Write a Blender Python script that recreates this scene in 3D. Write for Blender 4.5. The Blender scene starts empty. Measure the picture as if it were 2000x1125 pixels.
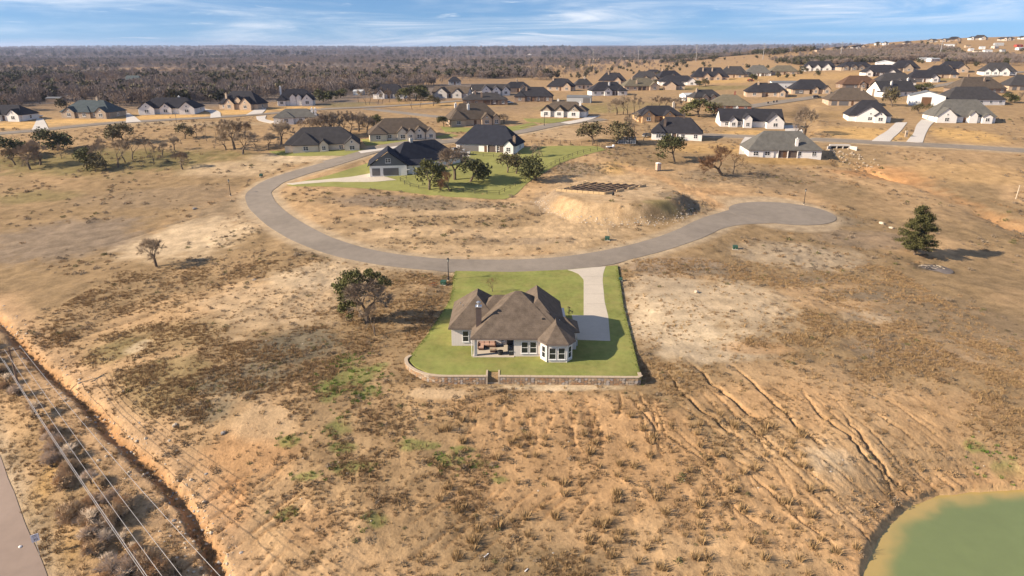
import bpy, bmesh, math, random
import numpy as np
from mathutils import Vector, Matrix
random.seed(7); np.random.seed(7)
SC = bpy.context.scene
COL = SC.collection
# ---------------------------------------------------------------- camera
cam_d = bpy.data.cameras.new('camera'); cam = bpy.data.objects.new('camera', cam_d); COL.objects.link(cam)
cam.location = (0, 0, 46.0); cam.rotation_euler = (math.radians(90 - 19.4), 0, 0)
cam_d.sensor_width = 36; cam_d.lens = 24.0; cam_d.clip_start = 1; cam_d.clip_end = 60000
SC.camera = cam
# ---------------------------------------------------------------- light
SUN_AZ = math.radians(193)      # where the sun stands, measured from +X
SUN_EL = math.radians(27)
W = bpy.data.worlds.new('World'); SC.world = W; W.use_nodes = True
nt = W.node_tree; nt.nodes.clear(); N = nt.nodes.new; L = nt.links.new
out = N('ShaderNodeOutputWorld'); bg = N('ShaderNodeBackground'); bg.inputs[1].default_value = 0.055
sky = N('ShaderNodeTexSky'); sky.sky_type = 'NISHITA'; sky.sun_disc = False
sky.sun_elevation = SUN_EL; sky.sun_rotation = math.pi / 2 - SUN_AZ
sky.altitude = 200; sky.air_density = 1.0; sky.dust_density = 0.0; sky.ozone_density = 4.0
tc = N('ShaderNodeTexCoord'); sp = N('ShaderNodeSeparateXYZ'); L(tc.outputs['Generated'], sp.inputs[0])
# the whole sky is looked up a little higher than it stands: a clear, deep blue winter air
up = N('ShaderNodeMath'); up.operation = 'MULTIPLY_ADD'; L(sp.outputs[2], up.inputs[0]); up.inputs[1].default_value = 0.92; up.inputs[2].default_value = 0.08
cb = N('ShaderNodeCombineXYZ'); L(sp.outputs[0], cb.inputs[0]); L(sp.outputs[1], cb.inputs[1]); L(up.outputs[0], cb.inputs[2])
nm = N('ShaderNodeVectorMath'); nm.operation = 'NORMALIZE'; L(cb.outputs[0], nm.inputs[0]); L(nm.outputs[0], sky.inputs[0])
# cirrus in long level bands, all round the sky
def cloud(sx, sz, seed, lo, hi, detail=6, dist=0.6):
    m = N('ShaderNodeMapping'); m.inputs['Scale'].default_value = (sx, sx, sz); m.inputs['Location'].default_value = (seed, seed * .7, seed * .3)
    L(tc.outputs['Generated'], m.inputs[0])
    n = N('ShaderNodeTexNoise'); n.inputs['Scale'].default_value = 1; n.inputs['Detail'].default_value = detail
    n.inputs['Roughness'].default_value = .6; n.inputs['Distortion'].default_value = dist; L(m.outputs[0], n.inputs[0])
    r = N('ShaderNodeMapRange'); r.inputs[1].default_value = lo; r.inputs[2].default_value = hi; r.interpolation_type = 'SMOOTHSTEP'
    L(n.outputs[0], r.inputs[0]); return r.outputs[0]
c1 = cloud(3.4, 40, 3.1, .31, .78, 9, 1.4); c2 = cloud(9.0, 120, 8.4, .60, .74, 7, .8); c3 = cloud(1.7, 28, 4.7, .36, .62, 5)
a1 = N('ShaderNodeMath'); a1.operation = 'MULTIPLY'; L(c1, a1.inputs[0]); L(c3, a1.inputs[1])
a2 = N('ShaderNodeMath'); a2.operation = 'MULTIPLY_ADD'; L(c2, a2.inputs[0]); a2.inputs[1].default_value = .55; L(a1.outputs[0], a2.inputs[2]); a2.use_clamp = True
a3 = N('ShaderNodeMath'); a3.operation = 'MULTIPLY'; L(a2.outputs[0], a3.inputs[0]); a3.inputs[1].default_value = .85
mx = N('ShaderNodeMix'); mx.data_type = 'RGBA'; L(a3.outputs[0], mx.inputs[0]); tn = N('ShaderNodeMix'); tn.data_type = 'RGBA'; tn.blend_type = 'MULTIPLY'; tn.inputs[0].default_value = 1; tn.inputs[7].default_value = (.86, 1.06, 1.30, 1); L(sky.outputs[0], tn.inputs[6]); L(tn.outputs[2], mx.inputs[6]); mx.inputs[7].default_value = (11.0, 11.2, 11.6, 1)
L(mx.outputs[2], bg.inputs[0]); L(bg.outputs[0], out.inputs[0])
sun_d = bpy.data.lights.new('sun', 'SUN'); sun = bpy.data.objects.new('sun', sun_d); COL.objects.link(sun)
sun_d.energy = 5.0; sun_d.angle = math.radians(0.53); sun_d.color = (1.0, .855, .67)
sv = Vector((math.cos(SUN_EL) * math.cos(SUN_AZ), math.cos(SUN_EL) * math.sin(SUN_AZ), math.sin(SUN_EL)))
sun.rotation_euler = sv.to_track_quat('Z', 'Y').to_euler(); sun.location = sv * 300
SC.view_settings.view_transform = 'Standard'; SC.view_settings.look = 'None'; SC.view_settings.gamma = 1
SC.view_settings.exposure = 0.88; SC.view_settings.use_curve_mapping = False
SC.cycles.max_bounces = 5; SC.cycles.diffuse_bounces = 1; SC.cycles.transparent_max_bounces = 6; SC.cycles.volume_bounces = 0

# ---------------------------------------------------------------- lie of the land (plain numbers, metres)
def pchip(xk, yk, x):
    xk = np.asarray(xk, float); yk = np.asarray(yk, float); h = np.diff(xk); dl = np.diff(yk) / h
    m = np.zeros_like(yk); m[0] = dl[0]; m[-1] = dl[-1]
    for i in range(1, len(yk) - 1):
        if dl[i-1] * dl[i] > 0:
            w1 = 2*h[i] + h[i-1]; w2 = h[i] + 2*h[i-1]; m[i] = (w1 + w2) / (w1/dl[i-1] + w2/dl[i])
    x = np.clip(x, xk[0], xk[-1]); k = np.clip(np.searchsorted(xk, x) - 1, 0, len(h) - 1)
    t = (x - xk[k]) / h[k]; t2 = t*t; t3 = t2*t
    return (2*t3-3*t2+1)*yk[k] + (t3-2*t2+t)*h[k]*m[k] + (-2*t3+3*t2)*yk[k+1] + (t3-t2)*h[k]*m[k+1]
def sstep(a, b, x):
    t = np.clip((np.asarray(x, float) - a) / (b - a), 0, 1); return t*t*(3-2*t)
def _hash(i, j, s):
    n = (i.astype(np.int64) * 374761393 + j.astype(np.int64) * 668265263 + s * 974634777) & 0x7fffffff
    n = ((n ^ (n >> 13)) * 1274126177) & 0x7fffffff
    return ((n ^ (n >> 16)) & 0xffff) / 65535.0
def vnoise(x, y, s=0):
    i = np.floor(x); j = np.floor(y); u = x - i; v = y - j; u = u*u*(3-2*u); v = v*v*(3-2*v)
    return (_hash(i, j, s)*(1-u) + _hash(i+1, j, s)*u)*(1-v) + (_hash(i, j+1, s)*(1-u) + _hash(i+1, j+1, s)*u)*v
def fbm(x, y, o=4, s=0, g=.5):
    r = 0; a = 1; t = 0
    for k in range(o):
        r = r + a * (vnoise(x, y, s + k) - .5); t += a; a *= g; x = x*2.03 + 11.3; y = y*2.03 + 4.7
    return r / t
AY = [-400, 30, 50, 62, 70, 80, 89, 96, 104, 112, 140, 160, 200, 250, 300, 350, 430, 550, 900, 2000, 4500, 7000, 9500, 12500]
AZ = [-11, -10.4, -9.4, -7.9, -6.3, -3.8, -1.5, -.75, -.3, -.1, 0, .9, 3.9, 8.0, 11.4, 14.2, 16.4, 17.4, 15, 8, 6, 18, 40, 30]
def H0(x, y):
    x = np.asarray(x, float); y = np.asarray(y, float)
    z = pchip(AY, AZ, y)
    near = 1 - sstep(150, 300, y)
    z = z - near * .055 * np.maximum(0, -x - 32) * sstep(-32, -80, x) - near * .05 * np.maximum(0, x - 45)
    u = x / np.maximum(y, 60)
    z = z + sstep(.02, .72, u) * pchip([0, 330, 430, 550, 900, 1250, 1900, 3500, 20000], [0, 0, 3, 9, 27, 52, 40, 12, 8], y)
    z = z - sstep(-.05, -.5, u) * pchip([0, 380, 480, 900, 2500, 6000], [0, 0, 3.5, 4, 4, 0], y)
    far = sstep(2600, 7000, y)
    z = z + far * (80 * fbm(x / 1900, y / 1300, 3, 5) + 13 * sstep(.05, .55, u) * sstep(5000, 9500, y) + 10)
    z = z + sstep(420, 900, y) * (1 - far) * 5 * fbm(x / 210, y / 160, 3, 9)
    return z

# ---------------------------------------------------------------- small library
MATS = {}
def mat(name, col, rough=.85, var=.25, scale=3.0, bump=0.0, bscale=None, spec=.25, metal=0.0, stretch=(1, 1, 1), attr=None, var2=None, bdist=.05):
    """procedural surface: base colour, two layers of noise variation, optional fine relief"""
    if name in MATS: return MATS[name]
    m = bpy.data.materials.new(name); m.use_nodes = True; t = m.node_tree; n = t.nodes; l = t.links
    b = n['Principled BSDF']; b.inputs['Roughness'].default_value = rough; b.inputs['Metallic'].default_value = metal
    b.inputs['Specular IOR Level'].default_value = spec
    tc = n.new('ShaderNodeTexCoord'); mp = n.new('ShaderNodeMapping'); mp.inputs['Scale'].default_value = stretch; l.new(tc.outputs['Object'], mp.inputs[0])
    no = n.new('ShaderNodeTexNoise'); no.inputs['Scale'].default_value = scale; no.inputs['Detail'].default_value = 5; no.inputs['Roughness'].default_value = .65; l.new(mp.outputs[0], no.inputs[0])
    n2 = n.new('ShaderNodeTexNoise'); n2.inputs['Scale'].default_value = scale * .13; n2.inputs['Detail'].default_value = 3; l.new(tc.outputs['Object'], n2.inputs[0])
    ad = n.new('ShaderNodeMath'); ad.operation = 'ADD'; l.new(no.outputs[0], ad.inputs[0]); l.new(n2.outputs[0], ad.inputs[1])
    mr = n.new('ShaderNodeMapRange'); mr.inputs[1].default_value = .6; mr.inputs[2].default_value = 1.4; mr.inputs[3].default_value = 1 - var; mr.inputs[4].default_value = 1 + var; l.new(ad.outputs[0], mr.inputs[0])
    mu = n.new('ShaderNodeMix'); mu.data_type = 'RGBA'; mu.blend_type = 'MULTIPLY'; mu.inputs[0].default_value = 1; mu.inputs[6].default_value = (*col, 1)
    if attr:
        at = n.new('ShaderNodeAttribute'); at.attribute_name = attr; l.new(at.outputs[0], mu.inputs[6])
    cr = n.new('ShaderNodeCombineColor'); [l.new(mr.outputs[0], cr.inputs[i]) for i in range(3)]; l.new(cr.outputs[0], mu.inputs[7])
    l.new(mu.outputs[2], b.inputs['Base Color'])
    if bump:
        nb = n.new('ShaderNodeTexNoise'); nb.inputs['Scale'].default_value = bscale or scale * 2; nb.inputs['Detail'].default_value = 6; nb.inputs['Roughness'].default_value = .7; l.new(mp.outputs[0], nb.inputs[0])
        bp = n.new('ShaderNodeBump'); bp.inputs['Strength'].default_value = bump; bp.inputs['Distance'].default_value = bdist; l.new(nb.outputs[0], bp.inputs['Height']); l.new(bp.outputs[0], b.inputs['Normal'])
    MATS[name] = m; return m
def lines(m, axis, scale, depth, strength=.6):
    """darken thin regular seams (siding, shingle courses, door panels) on a material of mat()"""
    t = m.node_tree; n = t.nodes; l = t.links; b = n['Principled BSDF']
    tc = n.new('ShaderNodeTexCoord'); w = n.new('ShaderNodeTexWave'); w.wave_type = 'BANDS'; w.bands_direction = axis; w.wave_profile = 'SAW'
    w.inputs['Scale'].default_value = scale; w.inputs['Distortion'].default_value = 0; l.new(tc.outputs['Object'], w.inputs[0])
    r = n.new('ShaderNodeMapRange'); r.inputs[1].default_value = .0; r.inputs[2].default_value = .12; r.inputs[3].default_value = 1 - depth; r.inputs[4].default_value = 1; l.new(w.outputs['Fac'], r.inputs[0])
    src = b.inputs['Base Color'].links[0].from_socket
    mu = n.new('ShaderNodeMix'); mu.data_type = 'RGBA'; mu.blend_type = 'MULTIPLY'; mu.inputs[0].default_value = 1; l.new(src, mu.inputs[6])
    cr = n.new('ShaderNodeCombineColor'); [l.new(r.outputs[0], cr.inputs[i]) for i in range(3)]; l.new(cr.outputs[0], mu.inputs[7]); l.new(mu.outputs[2], b.inputs['Base Color'])
    return m
class MB:
    """collects vertices and faces; build() links them as one mesh object"""
    def __init__(s): s.v = []; s.f = []
    def add(s, vs, fs):
        o = len(s.v); s.v += [tuple(p) for p in vs]; s.f += [tuple(i + o for i in f) for f in fs]; return s
    def box(s, x0, x1, y0, y1, z0, z1):
        return s.add([(x0,y0,z0),(x1,y0,z0),(x1,y1,z0),(x0,y1,z0),(x0,y0,z1),(x1,y0,z1),(x1,y1,z1),(x0,y1,z1)],
                     [(0,3,2,1),(4,5,6,7),(0,1,5,4),(1,2,6,5),(2,3,7,6),(3,0,4,7)])
    def cbox(s, c, d, rz=0, rx=0):
        hx, hy, hz = d[0]/2, d[1]/2, d[2]/2; m = Matrix.Rotation(rz, 3, 'Z') @ Matrix.Rotation(rx, 3, 'X'); b = len(s.v)
        s.box(-hx,hx,-hy,hy,-hz,hz)
        for i in range(b, len(s.v)): s.v[i] = tuple(m @ Vector(s.v[i]) + Vector(c))
        return s
    def prism(s, poly, z0, z1):
        n = len(poly); a = [(p[0],p[1],z0) for p in poly]; b = [(p[0],p[1],z1) for p in poly]
        return s.add(a + b, [tuple(range(n))[::-1], tuple(range(n, 2*n))] + [(i,(i+1)%n,n+(i+1)%n,n+i) for i in range(n)])
    def tube(s, p0, p1, r0, r1, n=6, cap=True):
        p0 = Vector(p0); p1 = Vector(p1); d = (p1 - p0); q = d.to_track_quat('Z', 'Y').to_matrix(); o = len(s.v)
        for p, r in ((p0, r0), (p1, r1)):
            for k in range(n):
                a = 2*math.pi*k/n; s.v.append(tuple(p + q @ Vector((r*math.cos(a), r*math.sin(a), 0))))
        s.f += [(o+k, o+(k+1)%n, o+n+(k+1)%n, o+n+k) for k in range(n)]
        if cap: s.f += [tuple(range(o+n, o+2*n)), tuple(range(o, o+n))[::-1]]
        return s
    def lathe(s, c, prof, n=10):
        o = len(s.v)
        for r, z in prof:
            for k in range(n): a = 2*math.pi*k/n; s.v.append((c[0]+r*math.cos(a), c[1]+r*math.sin(a), c[2]+z))
        for i in range(len(prof)-1):
            for k in range(n): s.f.append((o+i*n+k, o+i*n+(k+1)%n, o+(i+1)*n+(k+1)%n, o+(i+1)*n+k))
        s.f += [tuple(range(o, o+n))[::-1], tuple(range(o+(len(prof)-1)*n, o+len(prof)*n))]
        return s
    def hip(s, x0, x1, y0, y1, e, pitch, th=.2, axis=None):
        """hipped roof solid over the rectangle; the ridge runs along the longer side"""
        w, d = x1-x0, y1-y0
        if axis is None: axis = 'x' if w >= d else 'y'
        k = (d if axis == 'x' else w)/2; z = e + pitch*k
        if axis == 'x': r = [(x0+min(k, w/2-.05), (y0+y1)/2, z), (x1-min(k, w/2-.05), (y0+y1)/2, z)]
        else: r = [((x0+x1)/2, y0+min(k, d/2-.05), z), ((x0+x1)/2, y1-min(k, d/2-.05), z)]
        v = [(x0,y0,e-th),(x1,y0,e-th),(x1,y1,e-th),(x0,y1,e-th),(x0,y0,e),(x1,y0,e),(x1,y1,e),(x0,y1,e)] + r
        f = [(0,3,2,1),(0,1,5,4),(1,2,6,5),(2,3,7,6),(3,0,4,7)]
        f += [(4,5,9,8),(5,6,9),(6,7,8,9),(7,4,8)] if axis == 'x' else [(4,5,8),(5,6,9,8),(6,7,9),(7,4,8,9)]
        s.add(v, f); return z
    def gable(s, x0, x1, y0, y1, e, pitch, th=.2, axis='y'):
        """two roof slabs; the ridge runs along axis"""
        if axis == 'y':
            xm = (x0+x1)/2; z = e + pitch*(xm-x0); pf = [(x0,e-th),(x0,e),(xm,z),(x1,e),(x1,e-th),(xm,z-th-.02)]
            v = [(p[0],y0,p[1]) for p in pf] + [(p[0],y1,p[1]) for p in pf]
        else:
            ym = (y0+y1)/2; z = e + pitch*(ym-y0); pf = [(y0,e-th),(y0,e),(ym,z),(y1,e),(y1,e-th),(ym,z-th-.02)]
            v = [(x1,p[0],p[1]) for p in pf] + [(x0,p[0],p[1]) for p in pf]
        s.add(v, [(0,1,2,5),(2,3,4,5),(6,11,8,7),(8,11,10,9),(0,6,7,1),(1,7,8,2),(2,8,9,3),(3,9,10,4),(4,10,11,5),(5,11,6,0)]); return z
    def mesh(s, name):
        me = bpy.data.meshes.new(name); me.from_pydata(s.v, [], s.f); me.update(); return me
    def build(s, name, m, parent=None, smooth=False, loc=None, rz=None):
        me = s.mesh(name); me.materials.append(m)
        if smooth: me.polygons.foreach_set('use_smooth', [True]*len(me.polygons))
        return link(name, me, parent, loc, rz)
def link(name, me, parent=None, loc=None, rz=None, sc=None):
    o = bpy.data.objects.new(name, me); COL.objects.link(o)
    if parent is not None: o.parent = parent
    if loc is not None: o.location = loc
    if rz is not None: o.rotation_euler = (0, 0, rz)
    if sc is not None: o.scale = (sc, sc, sc) if not hasattr(sc, '__len__') else sc
    return o
def tag(o, label=None, cat=None, group=None, kind=None):
    if label: o['label'] = label
    if cat: o['category'] = cat
    if group: o['group'] = group
    if kind: o['kind'] = kind
    return o
def thing(name, label, cat, loc, rz=0, group=None):
    return tag(link(name, None, None, loc, rz), label, cat, group)
def npmesh(name, V, Fq, m):
    """fast mesh from numpy arrays; Fq is (n,3) or (n,4)"""
    me = bpy.data.meshes.new(name); k = Fq.shape[1]
    me.vertices.add(len(V)); me.vertices.foreach_set('co', V.astype(np.float32).ravel())
    me.loops.add(Fq.size); me.loops.foreach_set('vertex_index', Fq.astype(np.int32).ravel())
    me.polygons.add(len(Fq)); me.polygons.foreach_set('loop_start', np.arange(0, Fq.size, k, dtype=np.int32)); me.polygons.foreach_set('loop_total', np.full(len(Fq), k, np.int32))
    me.update(calc_edges=True); me.validate()
    if m: me.materials.append(m)
    return me

# ---------------------------------------------------------------- where things run on the land
WATER = -8.6
LOT = [(-12.41, 141.90), (0.00, 141.18), (11.24, 142.63), (23.64, 146.00), (20.97, 119.77), (20.04, 105.38), (19.05, 90.68), (-1.90, 91.18), (-3.80, 91.18), (-9.87, 91.18), (-12.44, 92.36), (-14.72, 94.45), (-15.96, 96.62), (-15.96, 98.88), (-14.62, 105.38), (-13.29, 113.38), (-11.89, 123.91)]
SHORE = [(36.89, 57.46), (38.81, 60.29), (41.35, 63.67), (45.41, 68.10), (49.79, 71.59), (55.11, 74.07), (60.28, 74.93), (66.92, 75.37), (75.47, 73.54), (77.82, 65.39), (62.54, 51.49), (39.86, 43.38), (33.57, 48.56)]
STREET = [(-29.47, 285.05), (-41.08, 277.65), (-49.84, 268.89), (-57.12, 255.87), (-65.13, 241.99), (-73.61, 230.57), (-78.43, 221.20), (-79.23, 212.62), (-75.98, 202.96), (-68.67, 190.05), (-57.94, 174.68), (-46.40, 161.37), (-35.91, 153.16), (-24.38, 147.97), (-13.73, 145.58), (-2.28, 145.24), (9.21, 146.60), (20.02, 150.37), (31.83, 157.10), (43.99, 167.14), (54.32, 178.80), (63.77, 187.11)]
STREET_B = [(-65.86, 244.95), (-57.12, 255.87), (-47.84, 268.84), (-30.81, 277.64), (-14.79, 286.14), (2.21, 300.08), (21.18, 320.89), (44.21, 335.81)]
BACK_ROAD = [(72.07, 296.46), (86.40, 292.99), (102.59, 289.69), (118.49, 286.58), (137.45, 281.73), (155.99, 277.32), (177.77, 272.54), (200.12, 266.79), (215.60, 263.59)]
LEFT_ROAD = [(-228.41, 292.22), (-210.06, 303.79), (-189.02, 322.29), (-163.84, 334.22), (-140.85, 344.26), (-120.02, 357.74), (-98.28, 375.04), (-75.53, 384.63), (-49.46, 400.62), (-30.35, 418.60)]
LINK_ROAD = [(-77.81, 375.04), (-60.68, 361.87), (-37.73, 344.26), (-23.44, 337.44)]
UP_ROAD = [(119.91, 374.46), (142.72, 393.06), (162.86, 408.44), (184.64, 425.19)]
FAR_ROAD = [(256.30, 455.44), (296.97, 485.52), (347.78, 526.96), (411.08, 574.68)]
COUNTY = [(-89.51, 93.33), (-78.99, 83.61), (-71.75, 76.01), (-65.33, 69.13), (-59.91, 63.30), (-56.70, 60.02), (-52.96, 56.01)]
GULLY = [(-110.63, 134.10), (-99.76, 123.49), (-82.94, 106.80), (-68.90, 94.18), (-60.51, 87.10), (-52.60, 80.16), (-45.16, 74.43), (-39.56, 69.60), (-35.50, 64.82), (-32.02, 60.34), (-29.83, 57.44)]
GULLY_R = [(118.28, 247.43), (125.54, 243.17), (130.77, 228.55), (135.94, 213.33), (139.56, 203.29), (141.66, 192.16), (143.33, 177.79)]
CREEK = [(118.89, 287.62), (130.11, 305.04), (145.24, 349.01), (163.21, 387.30)]
CUL = (76.5, 189.5, 14.1, 9.0)
MOUND = (30.3, 196.0, 22.5, 20.2)
PILE = (34.4, 235.9, 4.9, 6.4)
def pdist(x, y, pts):
    d = np.full(np.shape(x), 1e9)
    for (ax, ay), (bx, by) in zip(pts[:-1], pts[1:]):
        dx, dy = bx-ax, by-ay; t = np.clip(((x-ax)*dx + (y-ay)*dy) / (dx*dx+dy*dy+1e-9), 0, 1)
        d = np.minimum(d, np.hypot(x-ax-t*dx, y-ay-t*dy))
    return d
def inside(x, y, poly):
    r = np.zeros(np.shape(x), bool); n = len(poly)
    for i in range(n):
        x1, y1 = poly[i]; x2, y2 = poly[(i+1) % n]
        if y1 == y2: continue
        r ^= ((y1 > y) != (y2 > y)) & (x < (x2-x1)*(y-y1)/(y2-y1)+x1)
    return r
def sdist(x, y, poly):
    d = pdist(x, y, poly + [poly[0]]); return np.where(inside(x, y, poly), -d, d)
def axis(breaks, start, grow_to=None, g=1.03):
    a = [start]
    for end, st in breaks:
        while a[-1] < end: a.append(a[-1] + st)
    st = breaks[-1][1]
    while grow_to and a[-1] < grow_to: st *= g; a.append(a[-1] + st)
    return np.array(a)
xr = axis([(13, .36), (60, .23), (80, .36), (130, .75), (270, 2.6)], 0, 12500, 1.045)
xl = -axis([(44, .36), (130, .75), (270, 2.6)], 0, 12500, 1.045)[1:][::-1]
XS = np.concatenate([xl, xr])
YS = np.concatenate([np.arange(-240, 40, 20.), axis([(55, 1.5), (62, .36), (94, .23), (112, .36), (222, .62), (420, 1.7)], 41, 13800, 1.026)])
GX, GY = np.meshgrid(XS, YS)
Z = H0(GX, GY)
near = (1 - sstep(200, 420, GY)) * (1 - sstep(130, 260, np.abs(GX)))
roads = [(STREET, 4.3), (STREET_B, 4.0), (BACK_ROAD, 3.6), (LEFT_ROAD, 3.6), (LINK_ROAD, 3.4), (UP_ROAD, 3.6), (FAR_ROAD, 3.6), (COUNTY, 4.0)]
rd = np.full(GX.shape, 1e9); m = GY < 650
for pts, hw in roads: rd[m] = np.minimum(rd[m], pdist(GX[m], GY[m], pts) - hw)
rd = np.minimum(rd, (np.hypot((GX-CUL[0]), (GY-CUL[1])) - CUL[2]))
quiet = sstep(.3, 5, rd)
mn = near > 0
nz = np.zeros(GX.shape)
x, y = GX[mn], GY[mn]
wild = .35 + .65 * sstep(.42, .6, vnoise(x/19+3, y/19, 40))
nz[mn] = (1.1*fbm(x/17, y/17, 3, 1) + wild*(.42*fbm(x/3.1, y/3.1, 3, 2) + .20*fbm(x/.9, y/.9, 2, 3))) * near[mn]
lot = sdist(GX[mn], GY[mn], LOT)
q = quiet.copy(); q[mn] *= sstep(-.2, 6, lot)
Z = Z + nz * q
# dead lawns and graded lots in mid distance are smooth; fields roll softly
# the level house lot: the ground is cut square at the retaining wall and eases out elsewhere
zl = Z[mn]; e = sstep(5.5, .4, lot)
front = sstep(101, 94, y) * sstep(-22, -10, x)
hi = .25 - .53*front
tgt = np.where(lot < hi, -.22, -.35*(1-front) + (zl*.25 - 1.25*.75 + .1*fbm(x/2, y/2, 2, 8))*front)
zl = zl*(1-e) + tgt*e; zl[lot < hi] = -.22
Z[mn] = zl
# building mound with its flat top, spoil pile
mx_, my_, mrx, mry = MOUND
r = np.hypot((GX-mx_)/mrx, (GY-my_)/mry); r = r + .07*fbm(GX/9, GY/9, 2, 12)
top = float(H0(mx_, my_ - mry*.1)) + 3.1
w = sstep(1.04, .76, r); Z = Z*(1-w) + np.maximum(Z, top)*w
r = np.hypot((GX-PILE[0])/PILE[2], (GY-PILE[1])/PILE[3]); Z = Z + 1.6*np.clip(1-r, 0, 1)**1.2
# gullies
d = pdist(GX, GY, GULLY) + .9*fbm(GX/4, GY/4, 3, 21) + .5*fbm(GX/1.1, GY/1.1, 2, 22)
Z = Z - 1.15*sstep(1.3, .3, d) - .35*sstep(7, 1.2, d)*near
gully_d = d
d = pdist(GX, GY, GULLY_R) + 4.5*fbm(GX/9, GY/9, 3, 23) + 1.2*fbm(GX/2, GY/2, 2, 24); gmod = sstep(.35, .6, .5+1.2*fbm(GX/24, GY/24, 2, 27))*.8+.2; Z = Z - 1.7*gmod*sstep(3.2, .8, d)*(GY < 300) - .9*gmod*sstep(14, 2, d)*(GY < 300)
gully_rd = d
d = pdist(GX, GY, CREEK) + fbm(GX/6, GY/6, 2, 25); Z = Z - 1.3*sstep(5, 1, d)
# pond basin with an eroded bank
sh = np.full(GX.shape, 1e9); m = (GY < 110) & (GX > 10); sh[m] = sdist(GX[m], GY[m], SHORE) + .5*fbm(GX[m]/2.2, GY[m]/2.2, 3, 31) + .3*fbm(GX[m]/.7, GY[m]/.7, 2, 32)
bw = sstep(9, 1, sh); Z = Z*(1-bw) + np.minimum(Z, WATER + .75 + np.maximum(sh-.5, 0)*.2)*bw
Z = np.where(sh < .7, np.minimum(Z, WATER - .12 + sh*.55*np.where(sh > 0, 1.6, .35)), Z)
# rills washed into the slope: each a thin crooked furrow running downhill
rng = random.Random(5)
RILLS = []
def rill(pts, wd, dp): RILLS.append((pts, wd, dp))
for a in [[(46.39, 85.44), (47.32, 80.87), (48.36, 77.82), (49.69, 74.95), (51.13, 71.98)], [(42.42, 90.42), (43.37, 84.21), (45.88, 80.79), (47.03, 77.14), (48.99, 75.57), (51.01, 73.00)], [(23.90, 96.15), (24.58, 88.55), (26.79, 85.36), (29.42, 81.64), (31.43, 78.94)], [(27.65, 98.58), (29.72, 91.08), (32.59, 85.36), (35.58, 81.19)], [(34.39, 96.62), (36.87, 87.42), (39.39, 82.09), (42.01, 78.06)]]:
    p = []
    for (ax, ay), (bx, by) in zip(a[:-1], a[1:]):
        for k in range(5): t = k/5; p.append((ax+(bx-ax)*t+rng.uniform(-.3,.3), ay+(by-ay)*t+rng.uniform(-.3,.3)))
    rill(p, .21, .85)
def wander(x, y, n, dx, dy, j, wd, dp):
    p = [(x, y)]
    for k in range(n):
        x += dx + rng.uniform(-j, j); y += dy + rng.uniform(-j, j)*.6; p.append((x, y))
    rill(p, wd, dp)
for k in range(125):       # right-hand slope, down to the pond
    ax, ay = rng.uniform(17, 58), rng.uniform(70, 93)
    if ay < 77 and ax < 26: continue
    s = rng.uniform(.6, 1.3); an = rng.gauss(0, .2); wander(ax, ay, rng.randint(5, 18), (.62+an)*s, (-.95+an*.5)*s, .3, rng.uniform(.12, .17), rng.uniform(.15, .5)*rng.random()**.7)
for k in range(26):        # below the retaining wall
    wander(rng.uniform(-6, 20), rng.uniform(85.5, 89), rng.randint(4, 9), rng.uniform(-.25, .3), -1.1, .35, rng.uniform(.13, .16), rng.uniform(.22, .45))
for k in range(34):        # orange bank above the left gully
    wander(rng.uniform(-45, -24), rng.uniform(60, 80), rng.randint(3, 6), -.7, -.9, .3, rng.uniform(.14, .25), rng.uniform(.2, .5))
for k in range(12): wander(rng.uniform(-4, 14), rng.uniform(64, 80), rng.randint(5, 9), -.9, -.9, .3, .14, .35)
for k in range(70):        # right gully bank
    i = rng.randrange(len(GULLY_R)-1); t = rng.random(); gx = GULLY_R[i][0]*(1-t)+GULLY_R[i+1][0]*t; gy = GULLY_R[i][1]*(1-t)+GULLY_R[i+1][1]*t
    s = rng.choice((-1, 1)); wander(gx+rng.uniform(0, 4), gy+s*rng.uniform(3, 9), rng.randint(3, 6), .5, -s*1.3, .5, .5, .5)
rill_m = np.zeros(Z.shape)
for pts, wd, dp in RILLS:
    n = len(pts)
    for k, ((ax, ay), (bx, by)) in enumerate(zip(pts[:-1], pts[1:])):
        f = math.sin(math.pi*(k+.6)/(n+.2))
        i0, i1 = np.searchsorted(XS, [min(ax,bx)-1.2, max(ax,bx)+1.2]); j0, j1 = np.searchsorted(YS, [min(ay,by)-1.2, max(ay,by)+1.2])
        if i1 <= i0 or j1 <= j0: continue
        gx, gy = GX[j0:j1, i0:i1], GY[j0:j1, i0:i1]; dd = pdist(gx, gy, [(ax,ay),(bx,by)])
        rill_m[j0:j1, i0:i1] = np.maximum(rill_m[j0:j1, i0:i1], dp*f*np.clip(1.25-dd/wd, 0, 1))
Z = Z - rill_m * (sh > .5)
# wheel ruts across the left field
for p in ([(-87.50, 106.34), (-80.28, 116.34), (-69.83, 130.47), (-57.00, 138.50), (-41.06, 145.04)], [(-84.15, 104.07), (-76.33, 112.92), (-65.59, 125.91), (-53.25, 134.17)], [(-130.07, 166.28), (-111.09, 174.54), (-91.79, 189.88)], [(-126.04, 160.50), (-105.90, 170.11), (-88.08, 191.57)], [(-77.88, 99.86), (-68.19, 103.59), (-61.24, 112.59)]):
    dd = pdist(GX, GY, p) + .5*fbm(GX/3, GY/3, 2, 33); Z = Z - .28*sstep(.9, .2, dd)
def H(x, y):
    """height of the finished ground"""
    x = float(x); y = float(y)
    i = min(max(int(np.searchsorted(XS, x))-1, 0), len(XS)-2); j = min(max(int(np.searchsorted(YS, y))-1, 0), len(YS)-2)
    u = (x-XS[i])/(XS[i+1]-XS[i]); v = (y-YS[j])/(YS[j+1]-YS[j])
    return float((Z[j,i]*(1-u)+Z[j,i+1]*u)*(1-v) + (Z[j+1,i]*(1-u)+Z[j+1,i+1]*u)*v)
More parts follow.
